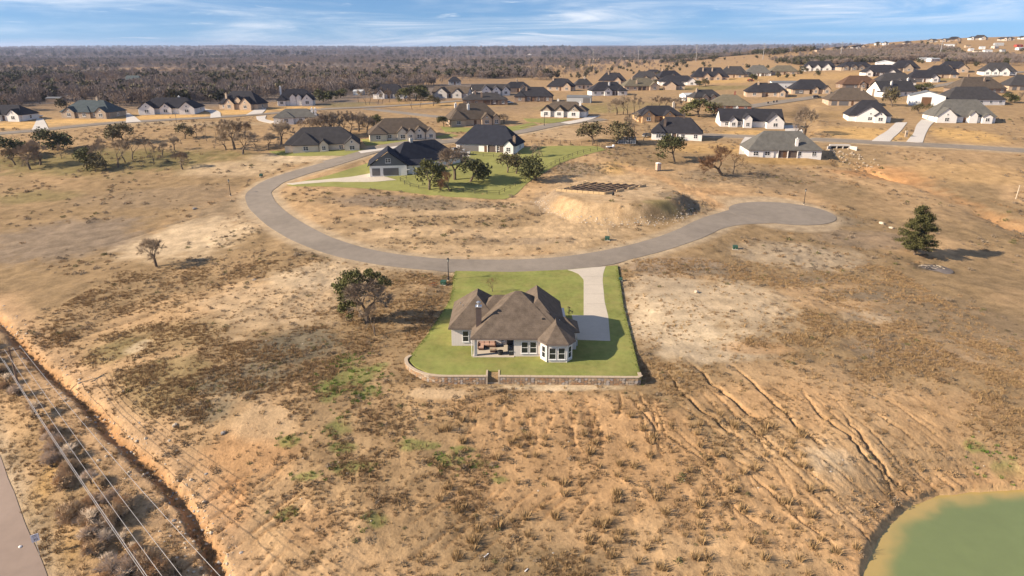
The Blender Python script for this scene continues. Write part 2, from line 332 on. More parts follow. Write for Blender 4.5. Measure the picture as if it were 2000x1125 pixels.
def Hv(x, y):
    i = np.clip(np.searchsorted(XS, x)-1, 0, len(XS)-2); j = np.clip(np.searchsorted(YS, y)-1, 0, len(YS)-2)
    u = (x-XS[i])/(XS[i+1]-XS[i]); v = (y-YS[j])/(YS[j+1]-YS[j])
    return (Z[j,i]*(1-u)+Z[j,i+1]*u)*(1-v) + (Z[j+1,i]*(1-u)+Z[j+1,i+1]*u)*v
# ---------------------------------------------------------------- what the ground is made of
TAN = np.array((.425,.278,.146)); DRY = np.array((.27,.185,.098)); GREY = np.array((.225,.172,.122)); ORG = np.array((.45,.235,.10))
PALE = np.array((.55,.425,.275)); GOLD = np.array((.52,.325,.13)); OLIVE = np.array((.205,.17,.07)); GREEN = np.array((.155,.19,.05))
SCRUB = np.array((.165,.128,.085)); WOOD = np.array((.115,.088,.072)); FIELD = np.array((.31,.205,.115))
C = np.empty(GX.shape + (3,)); a = sstep(.38, .62, .5 + .9*fbm(GX/21, GY/21, 4, 51)); C[:] = TAN*(1-a[..., None]) + DRY*a[..., None]
def lay(w, col):
    global C
    w = np.clip(w, 0, 1)[..., None]; C = C*(1-w) + np.asarray(col)*w
BN = fbm(GX/7, GY/7, 4, 61)*1.1; BN2 = fbm(GX/1.7, GY/1.7, 3, 62)
def blob(b, col, k=1.0, rag=.55):
    x, y, rx, ry = b; i0, i1 = np.searchsorted(XS, [x-2*rx, x+2*rx]); j0, j1 = np.searchsorted(YS, [y-2*ry, y+2*ry])
    s = (slice(j0, j1), slice(i0, i1)); r = np.hypot((GX[s]-x)/rx, (GY[s]-y)/ry) + rag*(BN[s] + .9*BN2[s])
    w = (k*sstep(1.15, .55, r))[..., None]; C[s] = C[s]*(1-w) + np.asarray(col)*w
# middle distance and far country
lay(sstep(200, 330, GY)*.85, DRY*.6 + TAN*.4)
lay(sstep(345, 420, GY)*sstep(.06, -.03, GX/np.maximum(GY, 60)), (.17,.135,.108))
lay(sstep(345, 420, GY)*sstep(.06, -.03, GX/np.maximum(GY, 60))*sstep(.03, .10, fbm(GX/50, GY/70, 3, 66)*-1), FIELD*.9)
fl = fbm(GX/260, GY/420, 3, 71)
lay(sstep(430, 560, GY)*(1-sstep(.06, -.03, GX/np.maximum(GY, 60))), FIELD*.8 + GOLD*.2)
lay(sstep(900, 1700, GY)*sstep(-.12, .1, fl), WOOD*1.1)
lay(sstep(900, 1700, GY)*sstep(.13, .2, fl), FIELD*.75)
lay(sstep(2300, 3600, GY)*.9, WOOD*1.0)
# left field, olive by the trees
for b, c, k in [((-125.4, 198.9, 44.3, 50.4), DRY, .85), ((-120.0, 176.5, 25.9, 18.4), GREY, .85), ((-106.9, 210.5, 31.9, 12.3), GREY*.5+DRY*.5, .7), ((-81.9, 191.9, 13.2, 18.8), SCRUB*1.4, .6), ((-149.5, 251.7, 61.7, 18.6), OLIVE*.85, .85), ((-153.3, 214.8, 14.7, 6.9), OLIVE, .6), ((-83.4, 171.4, 16.6, 17.2), PALE*.75+TAN*.25, .95),
    ((-45.4, 123.4, 16.4, 19.4), PALE*.45+TAN*.55, .8), ((-39.3, 138.5, 12.0, 10.0), PALE*.8+TAN*.2, .7), ((-87.2, 137.9, 25.1, 16.8), DRY, .75), ((-86.9, 122.7, 12.8, 7.5), TAN*.6+DRY*.4, .6), ((-59.9, 109.0, 11.5, 9.2), DRY*.6+OLIVE*.4, .6), ((-66.7, 103.8, 5.1, 6.2), OLIVE, .5),
    ((-52.5, 91.0, 9.8, 9.1), DRY*.5+OLIVE*.5, .8), ((-35.2, 102.8, 8.8, 7.4), (.165,.138,.092), .9), ((-39.9, 92.4, 7.7, 5.5), (.17,.142,.094), .85), ((-42.6, 85.2, 5.1, 3.4), (.19,.155,.10), .8), ((-62.6, 104.6, 1.9, 3.0), PALE, .6),
    ((-35.6, 77.4, 7.4, 5.1), ORG*.55+TAN*.45, .9), ((-35.7, 68.8, 4.9, 6.8), ORG*.8+TAN*.2, .9), ((-33.9, 82.7, 5.7, 3.7), PALE*.3+TAN*.7, .7), ((-23.3, 65.6, 3.6, 3.6), TAN*.6+ORG*.4, .6),
    ((-58.7, 78.4, 6.1, 11.0), TAN*.7+DRY*.3, .8), ((-48.2, 69.2, 5.6, 8.5), TAN*.5+DRY*.5, .7), ((-59.1, 70.9, 1.9, 9.7), GOLD*.8, .7), ((-50.7, 62.5, 2.3, 4.2), GOLD*.7, .6)]: blob(b, c, k)
# inside the street's loop
for b, c, k in [((-7.9, 173.1, 46.2, 24.1), TAN*.55+PALE*.35+GOLD*.1, .9), ((-13.7, 178.6, 26.1, 7.0), DRY, .75), ((-39.0, 197.5, 18.0, 7.3), GREY, .8), ((-20.6, 193.3, 22.1, 5.0), SCRUB*1.25, .7), ((2.8, 183.9, 8.4, 7.3), DRY, .6), ((0.0, 162.8, 16.4, 3.1), GREY, .5), ((-15.2, 162.8, 19.0, 3.5), DRY, .6), ((-40.5, 175.1, 9.4, 4.3), DRY, .6),
    ((31.4, 204.6, 24.5, 24.9), TAN*.6+PALE*.4, .95), ((34.4, 236.1, 7.9, 9.3), GOLD, .9), ((18.5, 203.8, 9.3, 7.7), TAN, .7), ((48.1, 191.4, 8.8, 8.0), SCRUB*1.2, .8), ((40.6, 182.8, 6.3, 3.1), OLIVE, .6), ((22.8, 234.9, 12.3, 11.3), SCRUB*1.3, .75), ((10.4, 196.2, 4.5, 10.2), GREY, .6),
    ((59.9, 208.2, 11.0, 5.6), TAN*.6+ORG*.4, .7), ((57.6, 259.8, 23.0, 19.1), DRY, .85), ((73.3, 227.3, 18.8, 11.4), SCRUB*1.5, .7), ((88.1, 226.3, 22.0, 18.4), DRY*.7+GREY*.3, .8), ((64.1, 200.7, 9.2, 4.3), PALE*.4+TAN*.6, .7)]: blob(b, c, k)
# right-hand ground
for b, c, k in [((28.6, 113.1, 10.7, 16.9), PALE, .9), ((42.4, 122.2, 12.5, 16.3), PALE*.8+TAN*.2, .85), ((31.4, 131.9, 9.4, 8.2), PALE*.6+GREY*.4, .8), ((33.0, 100.5, 10.7, 4.2), PALE*.7+GREY*.3, .8), ((67.9, 155.3, 18.2, 9.8), PALE*.5+GREY*.5, .8), ((92.0, 169.5, 15.8, 8.2), GREY, .6), ((37.6, 144.9, 12.5, 6.9), GREY*1.3, .7),
    ((81.7, 118.3, 15.8, 20.6), DRY*.7+GREY*.3, .85), ((71.9, 130.8, 11.5, 5.2), SCRUB*1.3, .8), ((54.1, 107.8, 10.5, 8.7), DRY, .6), ((64.8, 102.6, 10.1, 5.8), GREY, .6), ((40.2, 102.2, 6.7, 2.6), ORG*.4+TAN*.6, .6), ((66.4, 117.6, 6.6, 3.8), PALE*.6+GREY*.4, .6),
    ((61.5, 138.8, 9.9, 2.9), SCRUB*1.4, .6), ((41.5, 142.2, 7.8, 3.4), SCRUB*1.4, .7), ((91.1, 185.5, 8.5, 6.3), SCRUB*1.3, .7), ((120.9, 198.3, 21.1, 14.4), DRY*.5+TAN*.5, .8), ((130.2, 234.7, 19.3, 11.0), ORG, .75), ((159.6, 236.9, 24.8, 14.3), TAN*.55+GOLD*.45, .8), ((120.5, 162.5, 7.6, 11.6), DRY*.6+TAN*.4, .7), ((98.0, 150.9, 6.5, 3.6), SCRUB*.7, .9),
    ((41.3, 76.5, 4.0, 3.4), PALE*.8+GREY*.2, .7), ((39.4, 68.5, 3.7, 2.2), PALE*.75, .5), ((61.2, 85.1, 10.8, 6.3), TAN*.8+ORG*.2, .7), ((66.7, 83.9, 5.0, 2.9), DRY, .5), ((30.8, 68.9, 13.5, 7.5), TAN*.75+ORG*.25, .8), ((16.7, 76.7, 11.3, 6.8), TAN*.65+ORG*.35, .8), ((36.5, 87.0, 13.9, 5.4), TAN*.7+ORG*.3, .7)]: blob(b, c, k)
# slope below the wall
for b, c, k in [((3.3, 76.6, 27.5, 14.5), DRY*.3+TAN*.4+ORG*.3, .85), ((-14.7, 77.2, 12.0, 10.2), DRY*.8+TAN*.2, .8), ((-6.0, 65.7, 13.7, 4.3), DRY, .6), ((7.6, 90.2, 12.8, 1.2), PALE, .9), ((12.8, 83.7, 11.4, 4.8), TAN*.7+ORG*.3, .7), ((3.6, 65.6, 7.2, 2.9), TAN, .6), ((-10.4, 88.6, 5.2, 1.4), PALE*.5+TAN*.5, .7)]: blob(b, c, k)
GREENS = [(-24.1, 93.5, 4.0, 4.3), (-24.3, 82.4, 2.5, 2.0), (-20.5, 75.4, 2.1, 1.1), (-12.3, 78.8, 2.7, 1.1), (-1.6, 73.4, 1.8, 0.7), (66.0, 77.5, 2.6, 1.9), (63.0, 80.7, 2.1, 0.9), (-30.1, 79.7, 1.5, 1.1), (-16.1, 67.3, 1.7, 1.3), (-20.3, 96.2, 1.8, 1.6), (-8.7, 76.2, 2.7, 1.5), (-26.8, 88.7, 1.5, 2.4), (-26.6, 98.3, 2.1, 1.7), (-21.0, 89.2, 1.8, 1.5), (-22.6, 78.8, 1.8, 0.9), (-6.4, 78.1, 2.0, 0.8), (-26.0, 73.9, 1.6, 0.8), (-27.1, 68.5, 1.5, 0.9), (-4.6, 75.9, 1.7, 0.7), (13.3, 71.5, 1.0, 0.5)]
for b in GREENS: blob(b, GREEN, .62, 1.0)
# fields with some winter green further back
for b, c, k in [((40.9, 376.2, 30.0, 20.6), OLIVE*1.2, .7), ((137.2, 502.2, 43.3, 22.6), OLIVE, .7), ((-92.0, 397.9, 17.2, 18.2), OLIVE, .6), ((167.2, 589.2, 46.0, 51.8), GOLD, .8), ((249.2, 584.9, 66.4, 55.3), GOLD*.7+FIELD*.3, .8), ((271.2, 443.7, 47.9, 32.7), GOLD*.6+FIELD*.4, .7), ((313.6, 520.4, 11.2, 11.3), OLIVE*1.3, .7),
    ((152.9, 298.3, 19.7, 18.4), GOLD, .95), ((191.7, 294.6, 15.1, 19.5), GOLD, .95), ((102.7, 296.9, 17.5, 9.4), GOLD, .9), ((75.5, 268.2, 17.9, 10.9), GOLD*.9, .7), ((100.2, 248.7, 20.4, 5.9), GOLD*.7, .9), ((163.0, 349.8, 30.6, 17.1), DRY*.6+GOLD*.4, .8),
    ((-224.0, 318.6, 17.5, 11.0), GOLD*1.1, .95), ((-199.4, 328.6, 26.4, 10.5), GOLD*1.1, .95), ((-167.7, 343.2, 23.8, 10.5), GOLD*1.1, .95), ((-139.8, 362.4, 18.5, 12.6), GOLD*1.1, .95), ((-116.7, 378.2, 16.5, 12.0), GOLD*1.05, .9), ((-107.1, 333.5, 14.6, 12.6), GOLD*.9, .8), ((-40.2, 397.0, 45.9, 22.0), GOLD*.75+DRY*.25, .8),
    ((21.8, 297.4, 19.7, 16.7), TAN*.6+PALE*.3, .8), ((-158.3, 322.5, 59.1, 7.1), PALE*.4+DRY*.6, .6), ((-79.6, 254.7, 18.9, 9.4), PALE*.8+TAN*.2, .9), ((-98.7, 240.0, 19.7, 10.4), PALE*.55+TAN*.45, .75), ((142.7, 349.9, 22.9, 15.7), DRY*.7, .7), ((65.7, 394.8, 25.7, 20.6), OLIVE*.5+DRY*.5, .7)]: blob(b, c, k, .3)
# earth bared by water
lay(sstep(7, 1.5, gully_d)*.75*(GY < 170), ORG*.5+PALE*.4); lay(sstep(1.2, .3, gully_d)*.8*(GY < 170), ORG*.9)
lay(sstep(4, 1.2, gully_rd)*.7*(GY < 300)*gmod*sstep(.3, .55, .5+fbm(GX/8, GY/8, 3, 46)*1.2), ORG); lay(sstep(4.5, .8, sh)*.85, ORG*.35+TAN*.65); lay(sstep(1.0, .1, sh), TAN*.8+GOLD*.3)
tk = pdist(GX, GY, [(38.26, 237.86), (48.99, 224.64), (54.36, 211.38), (58.12, 198.36), (61.62, 189.58)]) + .8*fbm(GX/3, GY/3, 3, 45); lay(sstep(3.2, 1.2, tk)*.85, ORG*.3+TAN*.75)
lay(np.clip(rill_m*1.6, 0, .7), ORG*.5+TAN*.3)
lay(sstep(3.2, .2, rd)*.7*(GY < 330), PALE*.6+GREY*.4)
C = C * (1 + .30*fbm(GX/1.3, GY/1.3, 3, 81) * near + .16*fbm(GX/.5, GY/.5, 2, 82)*near)[..., None]
ny, nx = GX.shape
idx = np.arange(ny*nx).reshape(ny, nx)
Fq = np.stack([idx[:-1,:-1], idx[:-1,1:], idx[1:,1:], idx[1:,:-1]], -1).reshape(-1, 4)
GM = mat('earth', (.4,.3,.2), rough=.95, var=.40, scale=2.6, bump=1.0, bscale=2.6, spec=.05, attr='tint', bdist=.14)
me = npmesh('ground', np.stack([GX, GY, Z], -1).reshape(-1, 3), Fq, GM)
ca = me.color_attributes.new('tint', 'FLOAT_COLOR', 'POINT'); ca.data.foreach_set('color', np.concatenate([np.clip(C, .01, .9), np.ones((ny, nx, 1))], -1).astype(np.float32).ravel())
me.polygons.foreach_set('use_smooth', np.ones(len(me.polygons), bool))
tag(link('ground', me), 'rolling bare winter ground of tan earth and dry grass', kind='structure')
# ---------------------------------------------------------------- roads, drives, water
EXCL = []
def resample(p, n):
    p = np.array(p, float); s = np.concatenate([[0], np.cumsum(np.hypot(*np.diff(p, axis=0).T))]); t = np.linspace(0, s[-1], n)
    return np.stack([pchip(s, p[:,0], t), pchip(s, p[:,1], t)], -1)
def sheet(name, Lp, Rp, m, label, n=None, k=5, lift=.05, kind='structure', smooth=True, flat=None, parent=None):
    """surface laid on the ground between two edge lines"""
    ln = max(np.hypot(*np.diff(np.array(Lp), axis=0).T).sum(), np.hypot(*np.diff(np.array(Rp), axis=0).T).sum())
    n = n or max(6, int(ln/1.2)); f = resample if smooth else lambda p, n: np.stack([np.interp(np.linspace(0, 1, n), np.linspace(0, 1, len(p)), np.array(p)[:, i]) for i in (0, 1)], -1)
    A, B = f(Lp, n), f(Rp, n); EXCL.append([tuple(q) for q in A[::max(1, n//14)]] + [tuple(A[-1]), tuple(B[-1])] + [tuple(q) for q in B[::-max(1, n//14)]]); t = np.linspace(0, 1, k)[None, :, None]; P = A[:, None]*(1-t) + B[:, None]*t
    z = Hv(P[..., 0], P[..., 1]) if flat is None else np.full(P.shape[:2], flat)
    if flat is None:
        for _ in range(1): z[1:-1] = np.maximum(z[1:-1], (z[:-2]+z[2:])/2)
    z = z + lift + .0005*np.maximum(P[..., 1]-150, 0)
    V = np.concatenate([P, z[..., None]], -1).reshape(-1, 3); V2 = V.copy(); V2[:, 2] -= .16
    i = np.arange(n*k).reshape(n, k); F = np.stack([i[:-1,:-1], i[:-1,1:], i[1:,1:], i[1:,:-1]], -1).reshape(-1, 4)
    rim = np.concatenate([i[0], i[1:, -1], i[-1, ::-1][1:], i[:0:-1, 0]]); o = n*k
    nr = len(rim); j = np.arange(nr-1); S = np.stack([o+j, o+nr+j, o+nr+j+1, o+j+1], -1)
    me = npmesh(name, np.concatenate([V, V[rim], V2[rim]]), np.concatenate([F, S]), m)
    return tag(link(name, me, parent), label, kind=kind)
def ribbon(name, pts, hw, m, label, **kw):
    n = max(8, int(np.hypot(*np.diff(np.array(pts), axis=0).T).sum()/1.5)); c = resample(pts, n); d = np.gradient(c, axis=0); d /= np.hypot(*d.T)[:, None]; nr = np.stack([-d[:, 1], d[:, 0]], -1)
    w = hw * (1 + .05*fbm(np.arange(n)/3.1, np.full(n, hw), 2, 91))[:, None]
    return sheet(name, (c + nr*w).tolist(), (c - nr*w).tolist(), m, label, n=n, smooth=False, **kw)
ASPH = mat('asphalt', (.245,.206,.165), rough=.9, var=.22, scale=.4, bump=.25, bscale=14, spec=.15)
CONC = mat('concrete', (.52,.45,.36), rough=.85, var=.10, scale=1.2, bump=.1, bscale=9, spec=.15)
CONCW = mat('new_concrete', (.56,.51,.45), rough=.85, var=.07, scale=1.0, spec=.15)
ribbon('street', STREET, 3.9, ASPH, 'grey asphalt street curving round the empty lot', lift=.06)
ribbon('street', STREET_B, 3.3, ASPH, 'asphalt street behind the green fenced yard', lift=.09)
ribbon('back_road', BACK_ROAD, 3.3, ASPH, 'narrow asphalt road crossing behind the grey roofed house', lift=.08)
ribbon('left_road', LEFT_ROAD, 3.3, ASPH, 'asphalt road before the row of houses on the left', lift=.08)
ribbon('link_road', LINK_ROAD, 3.0, ASPH, 'short asphalt road branching past the bare trees', lift=.11)
ribbon('upper_road', UP_ROAD, 4.4, ASPH, 'asphalt turnaround among the houses on the right', lift=.1)
ribbon('far_road', FAR_ROAD, 3.4, ASPH, 'asphalt road climbing between the houses at upper right', lift=.1)
ribbon('county_road', COUNTY, 4.2, mat('old_asphalt', (.27,.205,.165), rough=.9, var=.14, scale=.5, bump=.2, bscale=12, spec=.15), 'brownish county road at the lower left corner', lift=.06)
pts = [(CUL[0]+(CUL[2]+.8)*math.cos(a), CUL[1]+(CUL[3]*1.12)*math.sin(a)) for a in np.linspace(math.pi, 0, 40)]
pt2 = [(CUL[0]+(CUL[2]+.8)*math.cos(a), CUL[1]+(CUL[3]*1.12)*math.sin(a)) for a in np.linspace(math.pi, 2*math.pi, 40)]
sheet('street_mouth', [(54.08, 183.13), (58.81, 187.37), (63.40, 192.15), (66.94, 195.00)], [(53.11, 171.94), (60.00, 177.04), (66.18, 179.14), (72.16, 180.36)], ASPH, 'asphalt widening where the street meets the turning circle', lift=.045, k=9)
sheet('cul_de_sac', pts, pt2, ASPH, 'round asphalt turning circle at the end of the street', n=40, k=22, lift=.085)
def water_mat():
    m = mat('pond_water', (.165,.20,.070), rough=.10, var=.10, scale=.35, bump=.3, bscale=2.2, spec=.5)
    n = m.node_tree.nodes; l = m.node_tree.links; b = n['Principled BSDF']
    a = n.new('ShaderNodeAttribute'); a.attribute_name = 'silt'; x = n.new('ShaderNodeMix'); x.data_type = 'RGBA'
    l.new(a.outputs['Fac'], x.inputs[0]); l.new(b.inputs['Base Color'].links[0].from_socket, x.inputs[6]); x.inputs[7].default_value = (.40,.285,.095,1); l.new(x.outputs[2], b.inputs['Base Color']); return m
gx, gy = np.meshgrid(np.arange(28, 125, .6), np.arange(20, 82, .6)); ny, nx = gx.shape; idx = np.arange(ny*nx).reshape(ny, nx)
F = np.stack([idx[:-1,:-1], idx[:-1,1:], idx[1:,1:], idx[1:,:-1]], -1).reshape(-1, 4); sd = sdist(gx, gy, SHORE).ravel()
F = F[(sd[F] < 1.6).all(1)]
me = npmesh('pond_water', np.stack([gx, gy, np.full(gx.shape, WATER)], -1).reshape(-1, 3), F, water_mat())
s = me.attributes.new('silt', 'FLOAT', 'POINT'); s.data.foreach_set('value', np.clip(sstep(-2.8, -.1, sd + 2.6*fbm(gx.ravel()/2.2, gy.ravel()/2.2, 3, 44)), 0, 1).astype(np.float32))
tag(link('pond_water', me), 'murky green pond with muddy yellow margin at the lower right', kind='structure')
# concrete drives (edge lines from street to house)
for Lp, Rp, lb in [([(159.99, 281.01), (171.03, 296.50), (184.37, 318.12), (195.60, 334.16)], [(165.67, 279.24), (176.49, 296.50), (190.91, 318.12), (201.81, 332.63)], 'pale concrete drive curving to the white farmhouse at right'),
                   ([(146.24, 281.82), (162.50, 302.54), (178.69, 325.16)], [(153.30, 280.94), (168.73, 302.54), (183.93, 325.16)], 'concrete drive to the white gabled house with dormer windows'),
                   ([(113.23, 291.92), (120.98, 308.86), (122.73, 316.76)], [(118.16, 294.17), (128.11, 311.45), (129.76, 318.12)], 'concrete drive beside the long white farmhouse'),
                   ([(97.24, 289.67), (89.87, 272.60), (84.96, 257.79)], [(104.28, 286.50), (96.99, 272.74), (89.82, 257.98)], 'pale concrete drive left of the grey roofed house'),
                   ([(-211.24, 306.30), (-223.47, 328.09), (-229.00, 337.44)], [(-205.41, 308.86), (-219.14, 328.09), (-226.04, 337.44)], 'pale drive at the far left house'),
                   ([(-179.64, 325.16), (-191.82, 347.92), (-197.75, 355.72)], [(-173.97, 328.09), (-189.50, 349.81), (-195.69, 357.74)], 'pale drive with a parked car beside the white gabled house'),
                   ([(-146.03, 339.09), (-156.17, 361.87), (-166.92, 372.76)], [(-142.17, 342.50), (-153.40, 366.13), (-166.98, 377.37)], 'pale curved drive by the tan house with steep roof'),
                   ([(-132.80, 349.81), (-136.51, 375.04), (-138.22, 384.74)], [(-126.64, 355.72), (-131.05, 375.04), (-136.35, 387.45)], 'pale drive bending toward the steep white house'),
                   ([(-125.76, 344.26), (-119.98, 331.11), (-111.05, 322.29)], [(-121.95, 347.92), (-117.38, 334.22), (-110.53, 328.09)], 'pale drive leading to the light roofed white house'),
                   ([(22.63, 325.16), (31.79, 334.22), (37.72, 344.23)], [(26.35, 320.89), (36.52, 332.65), (43.47, 346.01)], 'concrete drive of the white and stone gabled house'),
                   ([(-73.00, 219.87), (-63.48, 221.72), (-52.47, 225.09), (-47.49, 229.21)], [(-70.37, 217.73), (-57.80, 219.03), (-44.31, 217.63), (-37.17, 219.25)], 'concrete drive before the garage of the navy gabled house'),
                   ([(-58.37, 261.93), (-47.84, 268.84), (-40.66, 274.61)], [(-56.68, 258.37), (-46.38, 265.99), (-38.36, 272.61)], 'thin pale drive behind the navy gabled house'),
                   ([(-26.67, 256.03), (-22.04, 257.76), (-18.27, 258.64)], [(-25.24, 250.97), (-20.69, 252.63), (-15.14, 254.32)], 'parking slab before the open garage where the pickup stands')]:
    sheet('driveway', Lp, Rp, CONCW if Lp[0][1] > 230 else CONC, lb, lift=.10, k=4)

# ---------------------------------------------------------------- building materials
def roofm(n, c): return lines(mat(n, c, rough=.95, var=.30, scale=5, bump=.3, bscale=9, spec=.08), 'Z', 1.3, .18)
ROOF = dict(char=roofm('charcoal_shingles', (.036,.035,.040)), grey=roofm('grey_shingles', (.125,.118,.105)), dkgrey=roofm('dark_grey_shingles', (.058,.054,.054)), brown=roofm('brown_shingles', (.105,.082,.063)),
            olive=roofm('weathered_shingles', (.145,.125,.088)), rust=roofm('rust_brown_shingles', (.115,.068,.045)), hero=lines(mat('hero_shingles', (.140,.108,.082), rough=.95, var=.42, scale=7, bump=.35, bscale=9, spec=.06), 'Z', 1.3, .15), teal=roofm('slate_shingles', (.07,.085,.09)),
            metal=mat('pale_metal_roof', (.52,.53,.52), rough=.5, var=.08, scale=2), dmetal=mat('grey_metal_roof', (.17,.17,.165), rough=.5, var=.1, scale=2), red=mat('red_metal_roof', (.36,.07,.05), rough=.6, var=.12, scale=2), navy=roofm('navy_shingles', (.030,.032,.042)))
WALL = dict(white=mat('white_brick', (.78,.74,.69), rough=.9, var=.08, scale=7, bump=.15, spec=.15), cream=mat('cream_brick', (.66,.55,.43), rough=.9, var=.12, scale=7, bump=.15, spec=.15), tan=mat('tan_brick', (.50,.375,.265), rough=.9, var=.16, scale=7, bump=.15, spec=.15),
            stone=mat('buff_stone', (.40,.32,.24), rough=.92, var=.34, scale=3, bump=.3, spec=.1), red=mat('red_brick', (.29,.13,.09), rough=.9, var=.18, scale=8, spec=.1), brown=mat('brown_brick', (.27,.195,.145), rough=.9, var=.2, scale=7, spec=.1), grey=mat('grey_brick', (.46,.43,.40), rough=.9, var=.1, scale=7, spec=.15),
            osb=mat('bare_sheathing', (.56,.36,.19), rough=.85, var=.18, scale=2.5, spec=.1), metal=lines(mat('white_ribbed_metal', (.74,.74,.73), rough=.55, var=.05, scale=3, spec=.3), 'X', .9, .15), rbarn=mat('red_barn_metal', (.40,.075,.05), rough=.6, var=.12, scale=3), gmetal=mat('grey_ribbed_metal', (.42,.43,.43), rough=.5, var=.08, scale=3),
            slate=lines(mat('slate_board_and_batten', (.135,.14,.145), rough=.8, var=.08, scale=4, spec=.15), 'X', .8, .3), hero=lines(mat('white_board_siding', (.70,.62,.56), rough=.85, var=.05, scale=5, spec=.15), 'X', .75, .16), dark=mat('dark_brick_and_porch_shade', (.12,.09,.075), rough=.9, var=.2, scale=7))  # the dark entry is chimney brick and also the painted shade of porches
GLASS = mat('window_glass', (.022,.026,.03), rough=.08, var=.3, scale=1.5, spec=.6)
TRIM = mat('white_trim', (.80,.78,.75), rough=.6, var=.04, spec=.3)
DTRIM = mat('dark_trim', (.05,.042,.038), rough=.6, var=.1, spec=.3)
GDOOR = lines(mat('grey_garage_door', (.15,.14,.135), rough=.6, var=.06, spec=.3), 'Z', 1.0, .35)
WDOOR = mat('wood_door', (.14,.075,.04), rough=.6, var=.2, scale=3)
FASC = mat('fascia', (.17,.13,.11), rough=.7, var=.08)
UNIT = {}
def window(parent, x, y, z, w, h, n=1, ang=0, trim=None, bars=True):
    """window in a wall facing -Y (turned by ang about Z): a proud frame with its pane as a sub-part"""
    key = ('w', round(w, 1), round(h, 1), n, bars)
    if key not in UNIT:
        f = MB(); t = .09; f.box(-w/2, -w/2+t, -.06, .02, 0, h); f.box(w/2-t, w/2, -.06, .02, 0, h); f.box(-w/2+t, w/2-t, -.06, .02, 0, t); f.box(-w/2+t, w/2-t, -.06, .02, h-t, h)
        for k in range(1, n): xx = -w/2 + w*k/n; f.box(xx-.06, xx+.06, -.055, .02, t, h-t)
        if bars: f.box(-w/2+t, w/2-t, -.045, .02, h*.47, h*.47+.07)
        f.box(-w/2-.08, w/2+.08, -.12, .02, -.1, 0)
        UNIT[key] = (f.mesh('window'), MB().box(-w/2+.03, w/2-.03, -.02, .015, .03, h-.03).mesh('pane'))
    a, b = UNIT[key]
    fo = link('window', a, parent, (x, y, z), ang); po = link('pane', b, fo)
    if not a.materials: a.materials.append(TRIM); b.materials.append(GLASS)
    if trim: fo.material_slots[0].link = 'OBJECT'; fo.material_slots[0].material = trim
    return fo
def slab_door(parent, name, x, y, z, w, h, m, ang=0):
    f = MB().box(-w/2, w/2, -.05, .02, 0, h); o = f.build(name, m, parent, loc=(x, y, z), rz=ang); return o
def wallbox(mb, x0, x1, y0, y1, e): mb.box(x0, x1, y0, y1, -1.6, e)
def gable_tri(mb, xc, w, y0, y1, e, pitch):
    z = e + pitch*w/2; mb.add([(xc-w/2,y0,e),(xc+w/2,y0,e),(xc,y0,z),(xc-w/2,y1,e),(xc+w/2,y1,e),(xc,y1,z)], [(0,1,2),(3,5,4),(0,2,5,3),(1,4,5,2),(0,3,4,1)])
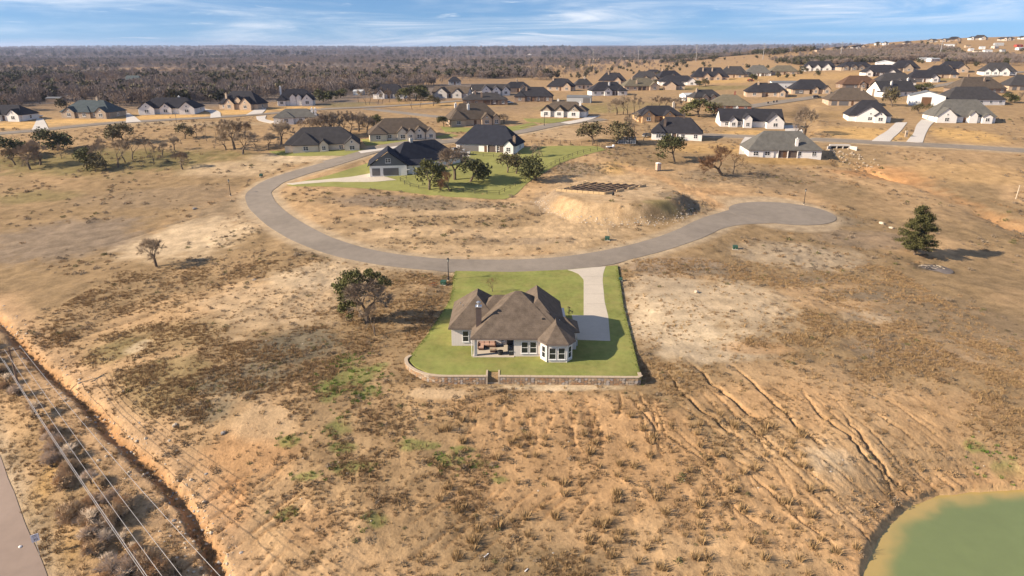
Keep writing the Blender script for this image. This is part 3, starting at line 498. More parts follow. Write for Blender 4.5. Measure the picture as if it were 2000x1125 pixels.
def house(pos, label, wall='white', roof='char', rz=0, d=None, gab=(), wings=(), ch=(), gar=(), main='hip', eave=2.85, win=True, pitch=None, gwall=None, door=.5, name='house', cat='house', porch=None, group=None, maxh=9.5, chm=None):
    """pos = (x, y, width, height). Local frame: front wall on y=0 facing -Y, x across.
    gab: (centre fraction, width fraction, projection) front gables; wings: (cf, wf, proj, depth) hipped wings; gar: (cf, width m); ch: (xf, yf)"""
    x, y, w, h = pos; r = math.radians(rz); w = w / (abs(math.cos(r)) + .5*abs(math.sin(r)))
    d = d or min(max(.5*w, 7), 13); h = min(max(h, eave+2.2), maxh); p = pitch or min(max((h-eave)/((d+.9)/2), .45), 1.05)
    pj = max([g[2] for g in gab] + [g[2] for g in wings] + [0])
    z = min(H(x + a*math.cos(r) - b*math.sin(r), y + a*math.sin(r) + b*math.cos(r)) for a in (-w/3, w/3) for b in (0, d*.6)) + .25
    t = thing(name, label, cat, (x, y, z), r, group); far = y > 500
    wm = MB(); rm = MB(); o = .45; gm = MB() if gwall else wm
    y0 = pj
    wallbox(wm, -w/2, w/2, y0, y0+d, eave)
    if main == 'hip': rz_ = rm.hip(-w/2-o, w/2+o, y0-o, y0+d+o, eave, p)
    else:
        rz_ = rm.gable(-w/2-o, w/2+o, y0-o, y0+d+o, eave, p, axis='x'); zt = eave + p*(d/2+o) - .3
        for s in (-1, 1): wm.add([(s*w/2, y0, eave-.1), (s*w/2, y0+d, eave-.1), (s*w/2, y0+d/2, zt), (s*w/2-s*.3, y0, eave-.1), (s*w/2-s*.3, y0+d, eave-.1), (s*w/2-s*.3, y0+d/2, zt)], [(0,1,2),(3,5,4),(0,2,5,3),(1,4,5,2)])
    occ = []; eps = .012
    for g in gab:
        cf, wf, pr = g[:3]; gw = w*wf; xc = -w/2 + w*cf; gp = g[3] if len(g) > 3 else max(p, .8); ge = eave + (g[4] if len(g) > 4 else 0) - eps; eps += .007
        wm.box(xc-gw/2, xc+gw/2, y0-pr, y0+1.5, -1.6, ge); gable_tri(gm, xc, gw, y0-pr, y0-pr+.35, ge-.01, gp)
        back = y0 + min(gp*(gw/2+.35)/p + .3, d*.7)
        rm.gable(xc-gw/2-.35, xc+gw/2+.35, y0-pr-.35, back, ge+.02, gp, th=.16); occ.append((xc-gw/2, xc+gw/2, pr))
        if win and not (len(g) > 5 and g[5]):
            ww = min(gw*.42, 1.9); window(t, xc, y0-pr, .75, ww, 1.55, 2 if ww > 1.3 else 1)
            if gw > 4.5 and not far: window(t, xc, y0-pr, ge+.55, .7, .8, 1, bars=False)
    for cf, wf, pr, wd in wings:
        gw = w*wf; xc = -w/2 + w*cf; e2 = eave - eps; eps += .009
        wallbox(wm, xc-gw/2, xc+gw/2, y0-pr, y0+wd*.6, e2); rm.hip(xc-gw/2-o, xc+gw/2+o, y0-pr-o, y0-pr+wd+o, e2, p*.98); occ.append((xc-gw/2, xc+gw/2, pr))
        if win: window(t, xc, y0-pr, .75, min(gw*.4, 1.8), 1.5, 2)
    for cf, gw in gar:
        xc = -w/2 + w*cf; pr = max([q[2] for q in occ if q[0] < xc < q[1]] + [0]); slab_door(t, 'garage_door', xc, y0-pr, -.05, gw, 2.3, GDOOR); occ.append((xc-gw/2-.3, xc+gw/2+.3, 0))
    if win:
        if door is not None:
            xc = -w/2 + w*door
            if not any(q[0]-.6 < xc < q[1]+.6 for q in occ): slab_door(t, 'door', xc, y0, 0, 1.2, 2.3, WDOOR); occ.append((xc-1, xc+1, 0))
        n = max(2, int(w/(4.6 if not far else 7))); 
        for k in range(n):
            xc = -w/2 + w*(k+.5)/n
            if any(q[0]-.9 < xc < q[1]+.9 for q in occ): continue
            window(t, xc, y0, .75, 1.5, 1.55, 2)
        if rz > 8 or x > 60: window(t, -w/2, y0+d*.5, .8, 1.2, 1.5, 1, -math.pi/2)
        if rz < -8 or x < -60: window(t, w/2, y0+d*.5, .8, 1.2, 1.5, 1, math.pi/2)
    if porch:
        cf, pw = porch; xc = -w/2 + w*cf
        pr = MB().box(xc-pw/2, xc+pw/2, y0-.04, y0+.03, .05, 2.5); pr.build('porch_shade_panel', WALL['dark'], t)  # flat dark panel on the wall: the porch's inner shade painted as colour
        for s in (-1, 0, 1): MB().box(xc+s*pw/2-.14, xc+s*pw/2+.14, y0-.35, y0-.07, -.3, 2.66).build('post', WALL[wall], t)
    wm.build('wall', WALL[wall], t); ro = rm.build('roof', ROOF[roof], t)
    if gwall: gm.build('gable_wall', WALL[gwall], t)
    for cf, yf in ch:
        xc = -w/2 + w*cf; yc = y0 + d*yf; cz = eave + p*(min(yf, 1-yf)*d); tp = max(cz + 1.6, rz_*.9 + .4) if yf > .2 else cz + 2.6
        c = MB().box(xc-.5, xc+.5, yc-.4, yc+.4, 0 if yf < .05 else eave-.5, tp); c.box(xc-.58, xc+.58, yc-.48, yc+.48, tp, tp+.14); c.lathe((xc, yc, tp+.14), [(.2, 0), (.2, .3), (.28, .32), (.05, .5)], 8)
        c.build('chimney', WALL[chm or wall], ro)
    if not far:
        for i in range(2): xv = w*(.15+.5*i)-w/2+1; yv = y0+d*.72; zv = eave+p*(d*.28+o); MB().tube((xv, yv, zv-.2), (xv, yv, zv+.5), .07, .07, 6).build('vent_pipe', FASC, ro)
    return t
def shed(pos, label, wall='metal', roof='metal', rz=0, d=10, door=None, h=None, name='metal_building', cat='building', pitch=.22, axis='x', group=None, plain=False):
    x, y, w, hh = pos; r = math.radians(rz); w = w/(abs(math.cos(r))+.45*abs(math.sin(r))); e = h or max(2.4, hh*.72); z = min(H(x-w/3, y), H(x+w/3, y), H(x, y+d*.6))+.05
    t = thing(name, label, cat, (x, y, z), r, group); wm = MB(); wm.box(-w/2, w/2, 0, d, -1.2, e); rm = MB()
    if axis == 'y': gable_tri(wm, 0, w, 0, .3, e-.01, pitch); gable_tri(wm, 0, w, d-.3, d, e-.012, pitch); rm.gable(-w/2-.2, w/2+.2, -.25, d+.25, e+.12, pitch, th=.1)
    else:
        rm.gable(-w/2-.25, w/2+.25, -.2, d+.2, e+.1, pitch, th=.1, axis='x')
        for s in (-1, 1): wm.add([(s*w/2, 0, e-.01), (s*w/2, d, e-.01), (s*w/2, d/2, e+pitch*d/2), (s*w/2-s*.2, 0, e-.01), (s*w/2-s*.2, d, e-.01), (s*w/2-s*.2, d/2, e+pitch*d/2)], [(0,1,2),(3,5,4),(0,2,5,3),(1,4,5,2)])
    wm.build('wall', WALL[wall], t); rm.build('roof', ROOF[roof], t)
    if door: slab_door(t, 'roller_door', -w/2+w*door[0], 0, 0, door[1], min(door[2], e-.3), WDOOR if len(door) > 3 else GDOOR)
    elif not plain:
        for k in range(max(1, int(w/5))): window(t, -w/2+w*(k+.5)/max(1, int(w/5)), 0, 1, 1.1, 1.0, 1)
    return t

# ---------------------------------------------------------------- the houses of the settlement
# the garage house inside the street's loop
gx, gy = (-40.99, 224.35); gh = thing('house', 'large house with dark navy roof and slate gable over two garage doors', 'house', (gx, gy, H(gx, gy)+.35), math.radians(9))
wm = MB(); wm.box(-5.6, 6.4, 0, 11, -1.6, 3.2); wm.build('wall', WALL['white'], gh)
gm = MB(); gable_tri(gm, .4, 12, .0, .3, 3.19, .72); gm.build('gable_wall', WALL['slate'], gh)
rm = MB(); rm.gable(-6.3, 7.1, -.5, 13, 3.2, .72); rm.build('garage_roof', ROOF['navy'], gh)
mw = MB(); mw.box(0, 25, 0, 13, -2.2, 3.1); mw.build('main_wall', WALL['white'], gh, loc=(3.2, 4, 0), rz=math.radians(27))
mr = MB(); mr.hip(-.5, 25.5, -.5, 13.5, 3.15, .86); mro = mr.build('roof', ROOF['navy'], gh, loc=(3.2, 4, 0), rz=math.radians(27))
MB().box(8.5, 9.6, 6, 6.9, 6.5, 10.3).build('chimney', WALL['grey'], mro)
le = MB(); le.add([(0,0,3.0),(8.5,0,3.0),(8.5,3.2,4.5),(0,3.2,4.5),(0,0,2.85),(8.5,0,2.85),(8.5,3.2,2.85),(0,3.2,2.85)], [(0,1,2,3),(0,4,5,1),(1,5,6,2),(2,6,7,3),(3,7,4,0),(4,7,6,5)]); le.build('lean_to_roof', ROOF['navy'], gh, loc=(6.6, .8, 0), rz=math.radians(6))
sw = MB(); sw.box(0, 8.1, .4, 4, -1.6, 2.84); sw.build('side_wall', WALL['white'], gh, loc=(6.6, .9, 0), rz=math.radians(6))
slab_door(gh, 'garage_door', -3.6, 0, 0, 2.6, 2.4, GDOOR); slab_door(gh, 'garage_door', 1.2, 0, 0, 5.0, 2.4, GDOOR)
window(gh, .4, 0, 4.1, 1.7, 1.4, 2)
for k in range(3): window(gh, 10.2+k*.9, 1.62+.09*k, 1.7, .55, .6, 1, math.radians(6), bars=False)
MB().lathe((6.9, .2, 1.6), [(.05,0),(.55,.1),(.6,.2)], 12).build('satellite_dish', TRIM, gh)
MB().box(8.2, 9.2, .1, .9, -.3, .75).build('air_conditioner', mat('meter_grey', (.42,.42,.41), rough=.5), gh)
# left street
house((-240.5, 329.6, 21.0, 6.9), 'white house with dark roof cut off by the left edge of the picture', 'white', 'char', -8, gab=[(.82,.3,1.5)], wings=[(.3,.3,1.2,8)])
house((-206.4, 337.4, 26.4, 8.0), 'grey stone house with slate hip roof, second from the left edge', 'stone', 'teal', -6, gab=[(.2,.22,1.2),(.86,.22,1.6)], wings=[(.5,.24,.8,8)], ch=[(.62,.5)], gar=[])
house((-173.4, 351.8, 29.5, 7.6), 'white house with three white front gables on the left street', 'white', 'char', 6, gab=[(.17,.26,2.2),(.48,.2,1.2),(.86,.26,2.6)], ch=[(.63,.62)])
house((-145.3, 370.5, 23.5, 9.7), 'tan brick house with very steep dark roof and dormer on the left street', 'tan', 'char', -10, gab=[(.3,.26,1.4,1.0),(.74,.3,2.2,1.0),(.5,.16,.2,1.0,2.0,True)], ch=[(.16,.2)], maxh=10.5)
house((-119.5, 390.2, 21.8, 8.9), 'white house with steep dark roof and two round topped dormers', 'white', 'char', 14, gab=[(.42,.16,.5,1.0,1.6,True),(.58,.14,.5,1.0,1.6,True),(.8,.3,2.4)], wings=[(.12,.2,1.4,7)], ch=[(.1,.5)], maxh=10)
house((-99.6, 320.9, 20.5, 6.3), 'low white house with pale grey roof and two white chimneys', 'white', 'grey', 8, wings=[(.3,.34,1.6,9)], ch=[(.88,.3),(.97,.15)], porch=(.82,4))
house((-76.4, 437.3, 19.6, 8.8), 'white house with dark hip roof half hidden by bare trees', 'white', 'char', 0, gab=[(.25,.25,1.5)], porch=(.55,4))
house((-39.1, 436.8, 24.4, 6.5), 'grey brown house with wide front gables beside the dark evergreens', 'grey', 'brown', -12, gab=[(.28,.34,2.6),(.72,.26,1.4)], main='gable')
house((-14.8, 392.2, 25.7, 6.3), 'low brown brick house with grey hip roof and deep dark porch', 'brown', 'dkgrey', 4, ch=[(.28,.4),(.42,.15)], porch=(.62,9), wings=[(.12,.2,1,7)])
house((-12.9, 456.1, 25.7, 6.5), 'white house with sharp white gables behind the grey hip roof', 'white', 'dkgrey', 8, gab=[(.35,.26,2.4,1.0),(.62,.22,2,1.0),(.88,.2,1.2,1.0)], main='gable')
house((-16.3, 316.8, 25.6, 9.5), 'tan brick house with tall brown roof and two pale chimneys', 'tan', 'brown', 16, ch=[(.18,.62),(.4,.3)], gab=[(.72,.2,1.6,1.0),(.92,.16,1.0,1.0)], wings=[(.16,.3,1.5,8)], chm='white', maxh=10)
house((-44.2, 281.8, 28.3, 8.3), 'cream house with brown roof and four front gables above the street', 'cream', 'brown', 14, gab=[(.5,.17,1.2,1.0),(.62,.12,2.2,1.0),(.76,.18,1.2,1.0),(.94,.15,1.8,1.0)], wings=[(.12,.26,1.4,9)], maxh=9)
house((-71.8, 261.1, 29.9, 8.6), 'cream brick house with dark roof at the bend of the street', 'cream', 'dkgrey', 12, gab=[(.52,.12,2.2,1.0),(.9,.2,3.2)], wings=[(.28,.34,1.8,10)], maxh=9.5)
house((-10.5, 259.5, 26.0, 9.5), 'white house with big dark roof and brick chimney beside the green yard', 'white', 'navy', -16, gab=[(.9,.16,2.0,1.0)], gar=[(.12,2.8),(.28,4.6)], ch=[(.97,.04)], porch=(.68,7), chm='brown', maxh=10)
house((-329.2, 609.2, 26.3, 10.2), 'big house with slate blue roof among the far left woods', 'stone', 'teal', -15, gab=[(.2,.3,2)], wings=[(.6,.4,2,9)])
house((-256.4, 485.0, 19.0, 6.0), 'tan house with tan roof low in the left woods', 'tan', 'olive', 5, gab=[(.2,.25,1.5),(.8,.2,1.2)])
house((-317.1, 489.9, 22.0, 6.0), 'brown brick house with brown roof in the woods above the left street', 'brown', 'rust', -4, wings=[(.3,.4,1.5,8)])
house((-216.0, 530.2, 12.3, 4.8), 'dark brick house peeping out behind the tan steep roofed one', 'red', 'dkgrey', 0)
house((-252.4, 670.3, 27.5, 7.9), 'yellow walled house with brown roof in the woods', 'cream', 'brown', 10, gab=[(.15,.25,1.5)])
shed((-232.1, 512.8, 10.4, 3.9), 'small red barn in the woods behind the left street', 'rbarn', 'red', 12, 7, name='barn', cat='barn', plain=True)
shed((-276.3, 424.7, 8.3, 2.0), 'low dark roofed shed above the grey stone house', 'brown', 'dmetal', 0, 6, name='shed', cat='shed', plain=True)
house((-231.6, 854.5, 12.3, 14.6), 'stone house with a tall round corner tower in the woods', 'stone', 'olive', 20, d=9, gab=[(.3,.5,1.5,1.05,1.5)], ch=[(.8,.3)], maxh=11)
house((-183.1, 799.9, 14.9, 14.2), 'stone manor with slate roof and tower beside an evergreen', 'stone', 'teal', -10, d=9, gab=[(.15,.3,1,1.05,2)], maxh=11)
house((-114.1, 793.4, 18.8, 5.5), 'tan roofed house deep in the woods left of centre', 'tan', 'olive', 0)
house((-46.6, 580.0, 10.4, 6.1), 'house with one black hip roof showing above the trees', 'grey', 'char', 6)
house((-53.9, 884.7, 21.5, 6.1), 'long house with red brown roof in the woods', 'tan', 'rust', 0)
house((-16.2, 821.9, 20.6, 5.7), 'rust roofed house at the edge of the central woods', 'tan', 'rust', -8)
shed((-103.4, 475.0, 6.2, 2.6), 'pale blue grey metal shed behind bare trees', 'gmetal', 'metal', 0, 8, name='shed', cat='shed')
# centre cluster
house((4.4, 483.3, 19.2, 6.7), 'rear house with dark roof and pinkish brick at the centre', 'tan', 'char', 10, ch=[(.5,.5)], gab=[(.7,.3,1.5)])
house((12.4, 412.1, 23.0, 7.9), 'brown house with wide dark roof and rear porch near the metal workshop', 'brown', 'char', -6, porch=(.6,8), ch=[(.3,.3)], wings=[(.14,.28,1,8)])
house((33.5, 496.9, 20.4, 7.9), 'tan house with dark hip roof left of the white walled one', 'tan', 'char', -12, gab=[(.75,.3,2)], ch=[(.2,.4)])
house((52.1, 516.1, 13.4, 8.0), 'cream house with grey hip roof peeping from behind', 'cream', 'dkgrey', 8, ch=[(.6,.5)])
house((62.6, 452.2, 24.5, 8.1), 'white walled house with dark hip roof amid the centre cluster', 'white', 'char', 8, gab=[(.45,.2,1.2)], wings=[(.86,.26,1.4,7)], porch=(.66,4), ch=[(.52,.3)])
house((80.4, 572.7, 23.1, 8.8), 'rear house with tall charcoal roof behind the white walled one', 'tan', 'char', -10, gab=[(.7,.26,1.5)], ch=[(.35,.4)])
house((90.4, 491.0, 26.2, 8.1), 'tan house with weathered olive roof, two chimneys and side garage', 'tan', 'olive', 6, ch=[(.26,.4),(.36,.12)], porch=(.5,6), gab=[(.84,.26,1.8)])
house((112.5, 600.9, 23.8, 8.4), 'dark roofed house between the olive roof and the woods', 'stone', 'dkgrey', -8, gab=[(.5,.22,1.4),(.82,.22,1.4)])
house((148.6, 748.7, 16.1, 5.7), 'far dark brick house with two chimneys on the ridge', 'brown', 'char', 0, ch=[(.2,.5),(.95,.5)])
house((137.0, 612.3, 23.3, 8.1), 'house with tan walls and charcoal roof in the rear of the cluster', 'tan', 'char', 12, gab=[(.6,.24,1.5)], ch=[(.25,.5)])
house((111.7, 489.9, 15.6, 6.1), 'house with tan open gabled back porch and dark roof', 'tan', 'char', -10, gab=[(.35,.5,2.5,.75,0,True)], porch=(.35,5))
house((124.7, 533.9, 29.6, 7.0), 'house with tangled dark roofs and pale end wall behind the gabled porch', 'white', 'char', -6, gab=[(.85,.24,2)], wings=[(.25,.3,1.5,8)])
house((162.9, 585.5, 31.5, 12.7), 'large tan brick house with many dark roof peaks, highest of the cluster', 'tan', 'char', -8, gab=[(.4,.2,1.5,1.0),(.7,.22,1.5,1.0)], wings=[(.15,.28,1.5,8)], ch=[(.3,.3),(.55,.3)], maxh=11)
house((190.2, 611.5, 25.0, 9.8), 'house with broad dark roof left of the grey green roof', 'tan', 'dkgrey', -10, wings=[(.7,.3,1.5,8)], ch=[(.3,.4)])
house((213.3, 619.1, 22.6, 9.1), 'white house with grey green hip roof and dark porch', 'white', 'grey', -10, porch=(.75,6), d=12)
shed((105.1, 411.9, 9.0, 4.3), 'small white building with pale metal roof and open porch', 'metal', 'metal', 10, 9)
house((111.6, 400.4, 18.6, 6.9), 'tan house with grey roof behind the red brick hip house', 'tan', 'dkgrey', 12, gab=[(.4,.2,1.2),(.68,.2,1.2)], ch=[(.18,.4)])
house((111.8, 362.5, 23.8, 7.9), 'red brick house with broad brown hip roof', 'red', 'olive', -14, ch=[(.62,.5)], porch=(.45,4), d=15)
shed((38.3, 405.4, 14.7, 4.1), 'grey metal workshop with open lean-to', 'gmetal', 'dmetal', -10, 9, door=(.82,4,3))
house((24.5, 340.8, 24.2, 6.9), 'white and stone house with three front gables above a green lawn', 'white', 'brown', -12, gab=[(.13,.2,1.8,1.0),(.42,.2,2,1.0),(.74,.26,2.6,.9)], gwall='stone', ch=[(.34,.6),(.85,.3)])
house((69.9, 325.2, 22.2, 7.0), 'unfinished house with bare wood sheathing on its gables', 'osb', 'char', 6, gab=[(.2,.28,1.6),(.66,.24,2.4)], ch=[(.85,.5)], chm='cream')
house((66.8, 282.0, 21.9, 8.7), 'white house with dark hip roof above the golden bank', 'white', 'char', -14, ch=[(.25,.2),(.62,.5)], wings=[(.14,.26,1.4,8)], porch=(.4,4), chm='dark', maxh=9)
house((107.2, 310.1, 28.5, 7.7), 'long white farmhouse with four peaked gables facing the back road', 'white', 'char', -6, gab=[(.2,.13,1.4,1.0),(.42,.13,2.4,1.0,1.2),(.85,.27,3.4,.9)], main='gable', ch=[(.3,.6)])
house((100.4, 253.0, 27.3, 9.0), 'pale brick house with grey roof and two white chimneys above the turning circle', 'white', 'grey', -5, wings=[(.1,.2,.6,8),(.26,.18,.3,9)], ch=[(.66,.1),(.78,.62)], porch=(.54,7), d=13, maxh=9.5)
house((153.7, 426.7, 26.3, 7.9), 'tan brick house with dark hip roof and pale front walls', 'tan', 'char', -12, wings=[(.2,.36,1.4,8)], ch=[(.3,.4),(.55,.5)], gab=[(.85,.16,1.5)])
# right-hand houses
house((238.0, 624.0, 24.6, 7.8), 'tan house with olive roof left of the white gabled pair', 'tan', 'olive', -6, wings=[(.8,.3,1,7)])
house((286.0, 663.9, 30.9, 8.8), 'white house with sharp gables far out on the dry grass', 'white', 'char', -10, gab=[(.12,.2,1.5),(.4,.2,1.8,1.0),(.7,.26,2.4,1.0)], d=10)
house((310.7, 641.6, 29.8, 7.1), 'long low house with stone front and dark roof beyond the dry grass', 'stone', 'char', 0, gab=[(.12,.16,1.2),(.36,.18,1.8),(.58,.18,1.5)])
house((290.6, 558.4, 28.8, 8.5), 'house with big dark roof and white gable beside the pale metal hall', 'white', 'char', -8, gab=[(.1,.2,1.5),(.72,.2,1.5)], porch=(.3,6))
shed((348.4, 667.7, 18.1, 5.6), 'pale tan metal hall behind dark roofs', 'metal', 'metal', -20, 14, axis='y')
house((330.1, 598.2, 22.7, 9.2), 'dark house with one white front gable below the hillside', 'stone', 'char', -10, gab=[(.55,.34,2.5,1.0)], wings=[(.12,.3,1,7)])
house((318.8, 527.6, 22.7, 8.8), 'tan brick house with charcoal hip roof above the green patch', 'tan', 'char', -8, wings=[(.85,.26,1.5,7)])
house((355.3, 573.3, 23.0, 9.2), 'tan house with two steep dark gables at the foot of the hill', 'tan', 'char', -12, gab=[(.25,.34,2.5,.85),(.75,.36,3.5,.85)], d=10)
house((369.9, 541.0, 24.8, 10.6), 'white house with grey steep roof and small dormers at far right', 'white', 'dkgrey', -14, gab=[(.12,.22,1.8,.8),(.35,.2,2.4),(.62,.28,3,.9)], gar=[(.92,2.6)], maxh=11)
shed((185.1, 480.8, 18.0, 5.3), 'grey roofed metal building behind the tan hip house', 'metal', 'dmetal', 0, 9)
house((186.0, 440.8, 24.5, 8.5), 'tan house with dark peaked roof and white garage wall', 'tan', 'char', -8, wings=[(.24,.44,1.2,9)], gab=[(.62,.14,1.2,1.0),(.9,.18,1.5,1.0)], gar=[(.2,5)])
house((229.7, 466.4, 23.5, 8.1), 'brown brick house with rust brown roof', 'brown', 'rust', -4, gab=[(.55,.2,1.5),(.85,.26,3)], gar=[(.2,5)])
house((259.2, 478.0, 25.5, 8.6), 'white house with grey roof right of the rust brown roof', 'white', 'dkgrey', -6, wings=[(.16,.3,1.5,8)], gab=[(.55,.16,1.2)])
house((290.8, 500.7, 21.6, 8.0), 'house with dark roof and twin white garage doors', 'white', 'char', -6, gab=[(.8,.2,2,1.0)], gar=[(.3,5)])
house((231.1, 419.9, 27.0, 8.7), 'white gabled house with two white chimneys behind the metal barn', 'white', 'dkgrey', 14, gab=[(.14,.3,2.5,.7)], ch=[(.38,.3),(.93,.5)], main='gable', chm='white')
house((184.4, 382.1, 26.1, 8.9), 'tan brick house with purple brown roof and grey garage doors', 'tan', 'brown', -10, gar=[(.12,2.8),(.32,4.8)], ch=[(.72,.4),(.95,.3)], d=14)
shed((223.8, 380.7, 18.5, 7.1), 'white metal barn with a tall rust brown door', 'metal', 'dmetal', -24, 13, door=(.48,4.6,4.6,1), axis='y', name='barn', cat='barn', pitch=.28)
house((286.8, 432.3, 31.2, 9.6), 'brown house with broad purple grey roof behind the dark roof at right', 'brown', 'brown', 4, ch=[(.3,.5),(.6,.3)], d=14)
house((252.1, 382.1, 32.2, 9.2), 'low white house under a wide dark roof above the white farmhouse', 'white', 'dkgrey', 2, d=15, wings=[(.12,.3,.6,9)])
house((328.2, 448.0, 29.1, 9.0), 'tan house with grey garage doors cut by the right edge', 'tan', 'dkgrey', -6, gar=[(.12,2.6),(.32,4.6)])
house((166.8, 325.2, 20.0, 9.7), 'white house with one broad front gable and three small dormer windows', 'white', 'char', -14, gab=[(.5,.66,1.2,.66,0),(.72,.26,3.2,.8)], d=12, porch=(.32,5), maxh=9.5)
house((210.6, 323.7, 28.2, 10.5), 'white farmhouse with grey roof and white front gables at right', 'white', 'grey', -8, gab=[(.17,.32,2.6,.85),(.62,.13,1.4,1.0,.6,True),(.84,.16,1.8,.6)], maxh=10)
# hilltop and hillside, small in the picture
hill = [((565.9, 1118.5, 9.5, 4.0), 'white'), ((569.0, 1103.0, 9.4, 3.9), 'white'), ((589.2, 1076.2, 10.6, 5.3), 'tan'), ((629.9, 1085.8, 15.3, 3.9), 'stone'), ((670.1, 1095.9, 17.0, 6.2), 'tan'), ((705.7, 1109.9, 12.5, 4.7), 'white'), ((713.6, 1106.3, 20.3, 7.1), 'stone'), ((718.2, 1104.9, 12.5, 5.5), 'white'), ((721.7, 1067.0, 13.5, 4.5), 'cream'), ((742.8, 1081.5, 12.2, 4.6), 'cream'), ((781.9, 1112.7, 11.0, 4.0), 'white'), ((646.7, 1082.1, 13.7, 3.8), 'tan')]
for k, (p, wl) in enumerate(hill):
    house(p, 'tiny ' + dict(white='white', tan='tan', stone='stone', cream='cream')[wl] + ' gabled house along the crest of the right hill', wl, 'dkgrey', random.uniform(-25, 15), gab=[(.3,.4,1.5)] if k % 2 else [(.7,.36,1.5)], group='houses along the hill crest', win=True, door=None)
side = [((492.2, 1063.7, 12.8, 3.8), 'stone'), ((458.2, 1076.6, 8.4, 3.8), 'tan'), ((483.7, 1065.5, 19.6, 3.8), 'stone'), ((512.0, 1060.8, 21.0, 4.5), 'tan'), ((503.8, 1055.1, 14.2, 4.5), 'white')]
for p, wl in side: house(p, 'small house with dark roof on the slope below the skyline', wl, 'char', random.uniform(-20, 20), gab=[(.6,.35,1.2)], group='houses on the slope left of the hill', door=None)
trail = [((474.2, 841.6, 14.4, 4.7), 'metal', 'metal'), ((501.1, 855.5, 8.5, 4.2), 'cream', 'grey'), ((434.7, 754.0, 14.0, 3.2), 'metal', 'metal'), ((434.3, 737.3, 15.2, 2.5), 'metal', 'metal'), ((599.0, 991.3, 13.3, 3.5), 'metal', 'metal'), ((561.7, 924.1, 13.1, 3.3), 'gmetal', 'metal'), ((571.3, 897.8, 5.1, 3.8), 'metal', 'metal'), ((555.5, 861.5, 8.6, 3.6), 'cream', 'olive'), ((526.4, 813.1, 19.1, 4.6), 'cream', 'metal'), ((569.7, 863.4, 9.2, 4.3), 'metal', 'metal'), ((624.6, 932.8, 7.9, 3.3), 'cream', 'metal'), ((663.5, 986.6, 11.9, 3.5), 'gmetal', 'metal'), ((519.1, 831.7, 8.3, 2.3), 'gmetal', 'teal'), ((637.7, 904.9, 9.0, 3.8), 'metal', 'metal'), ((588.4, 864.5, 4.9, 2.4), 'gmetal', 'dmetal'), ((677.1, 965.5, 8.9, 3.4), 'rbarn', 'red'), ((503.0, 833.2, 9.5, 3.5), 'rbarn', 'red'), ((601.8, 925.0, 6.5, 3.3), 'metal', 'metal'), ((604.3, 958.8, 6.8, 2.7), 'tan', 'olive'), ((445.1, 819.0, 9.3, 2.9), 'gmetal', 'dmetal')]
LK = dict(metal='white', cream='cream', gmetal='grey', rbarn='red', tan='tan')
for p, wl, rf in trail: shed(p, 'small ' + LK[wl] + ' walled mobile home with ' + dict(metal='pale', grey='grey', olive='olive', teal='slate', dmetal='grey', red='red')[rf] + ' roof on the right hillside', wl, rf, random.uniform(-20, 25), 5.5, name='mobile_home', cat='mobile home', group='mobile homes on the right hillside', h=2.7)
# far village and lone farms
for l, r, b, tp in [] : pass
vill = [(440.5, 2843.9, 24.3, 10.0), (490.0, 2867.0, 14.3, 8.1), (527.7, 2791.9, 15.9, 7.9), (642.6, 3077.5, 26.2, 8.7), (549.5, 2439.0, 17.3, 8.6), (632.8, 2691.0, 19.1, 7.6), (764.9, 3158.9, 22.4, 6.7), (619.7, 2449.8, 13.9, 6.9), (698.4, 2607.5, 18.5, 7.3), (749.6, 2638.4, 15.0, 5.6), (1029.0, 3402.4, 29.0, 9.6), (1142.6, 3553.7, 25.2, 7.5), (435.6, 1255.7, 5.3, 2.7), (420.5, 1192.5, 5.1, 2.5), (188.4, 3083.6, 17.5, 6.5), (253.8, 3308.2, 18.8, 7.0), (305.4, 3307.0, 28.2, 7.0), (338.6, 3074.9, 21.8, 8.7), (410.9, 3126.2, 22.2, 6.6), (-76.1, 3061.1, 21.8, 8.6), (-251.1, 3072.7, 21.8, 8.7), (-312.6, 3153.8, 24.6, 8.9), (-860.2, 3521.6, 30.0, 12.4), (-1163.5, 5598.6, 39.7, 15.8), (-1175.5, 3944.2, 22.4, 11.1), (-1604.1, 3863.4, 27.4, 10.9), (-1477.5, 3756.8, 32.0, 10.6), (-1208.8, 3303.9, 42.2, 9.3), (-1403.5, 2477.1, 14.1, 7.0), (-1794.5, 2763.4, 11.8, 7.8), (-1550.8, 2632.7, 15.0, 5.6), (89.7, 3715.8, 21.1, 10.5), (-910.1, 5533.6, 23.5, 15.7), (-1085.8, 3863.1, 21.9, 10.9), (-197.5, 3234.2, 18.4, 6.8)]
for k, p in enumerate(vill):
    x, y, w, h = p; house((x, y, max(w, 16), 7.5), 'pale speck of a house far off before the horizon', ['white', 'cream', 'tan', 'white'][k % 4], ['dkgrey', 'olive', 'char'][k % 3], random.uniform(-30, 20), gab=[(.6,.4,1.5)], group='far houses before the horizon', win=False, eave=3.4)

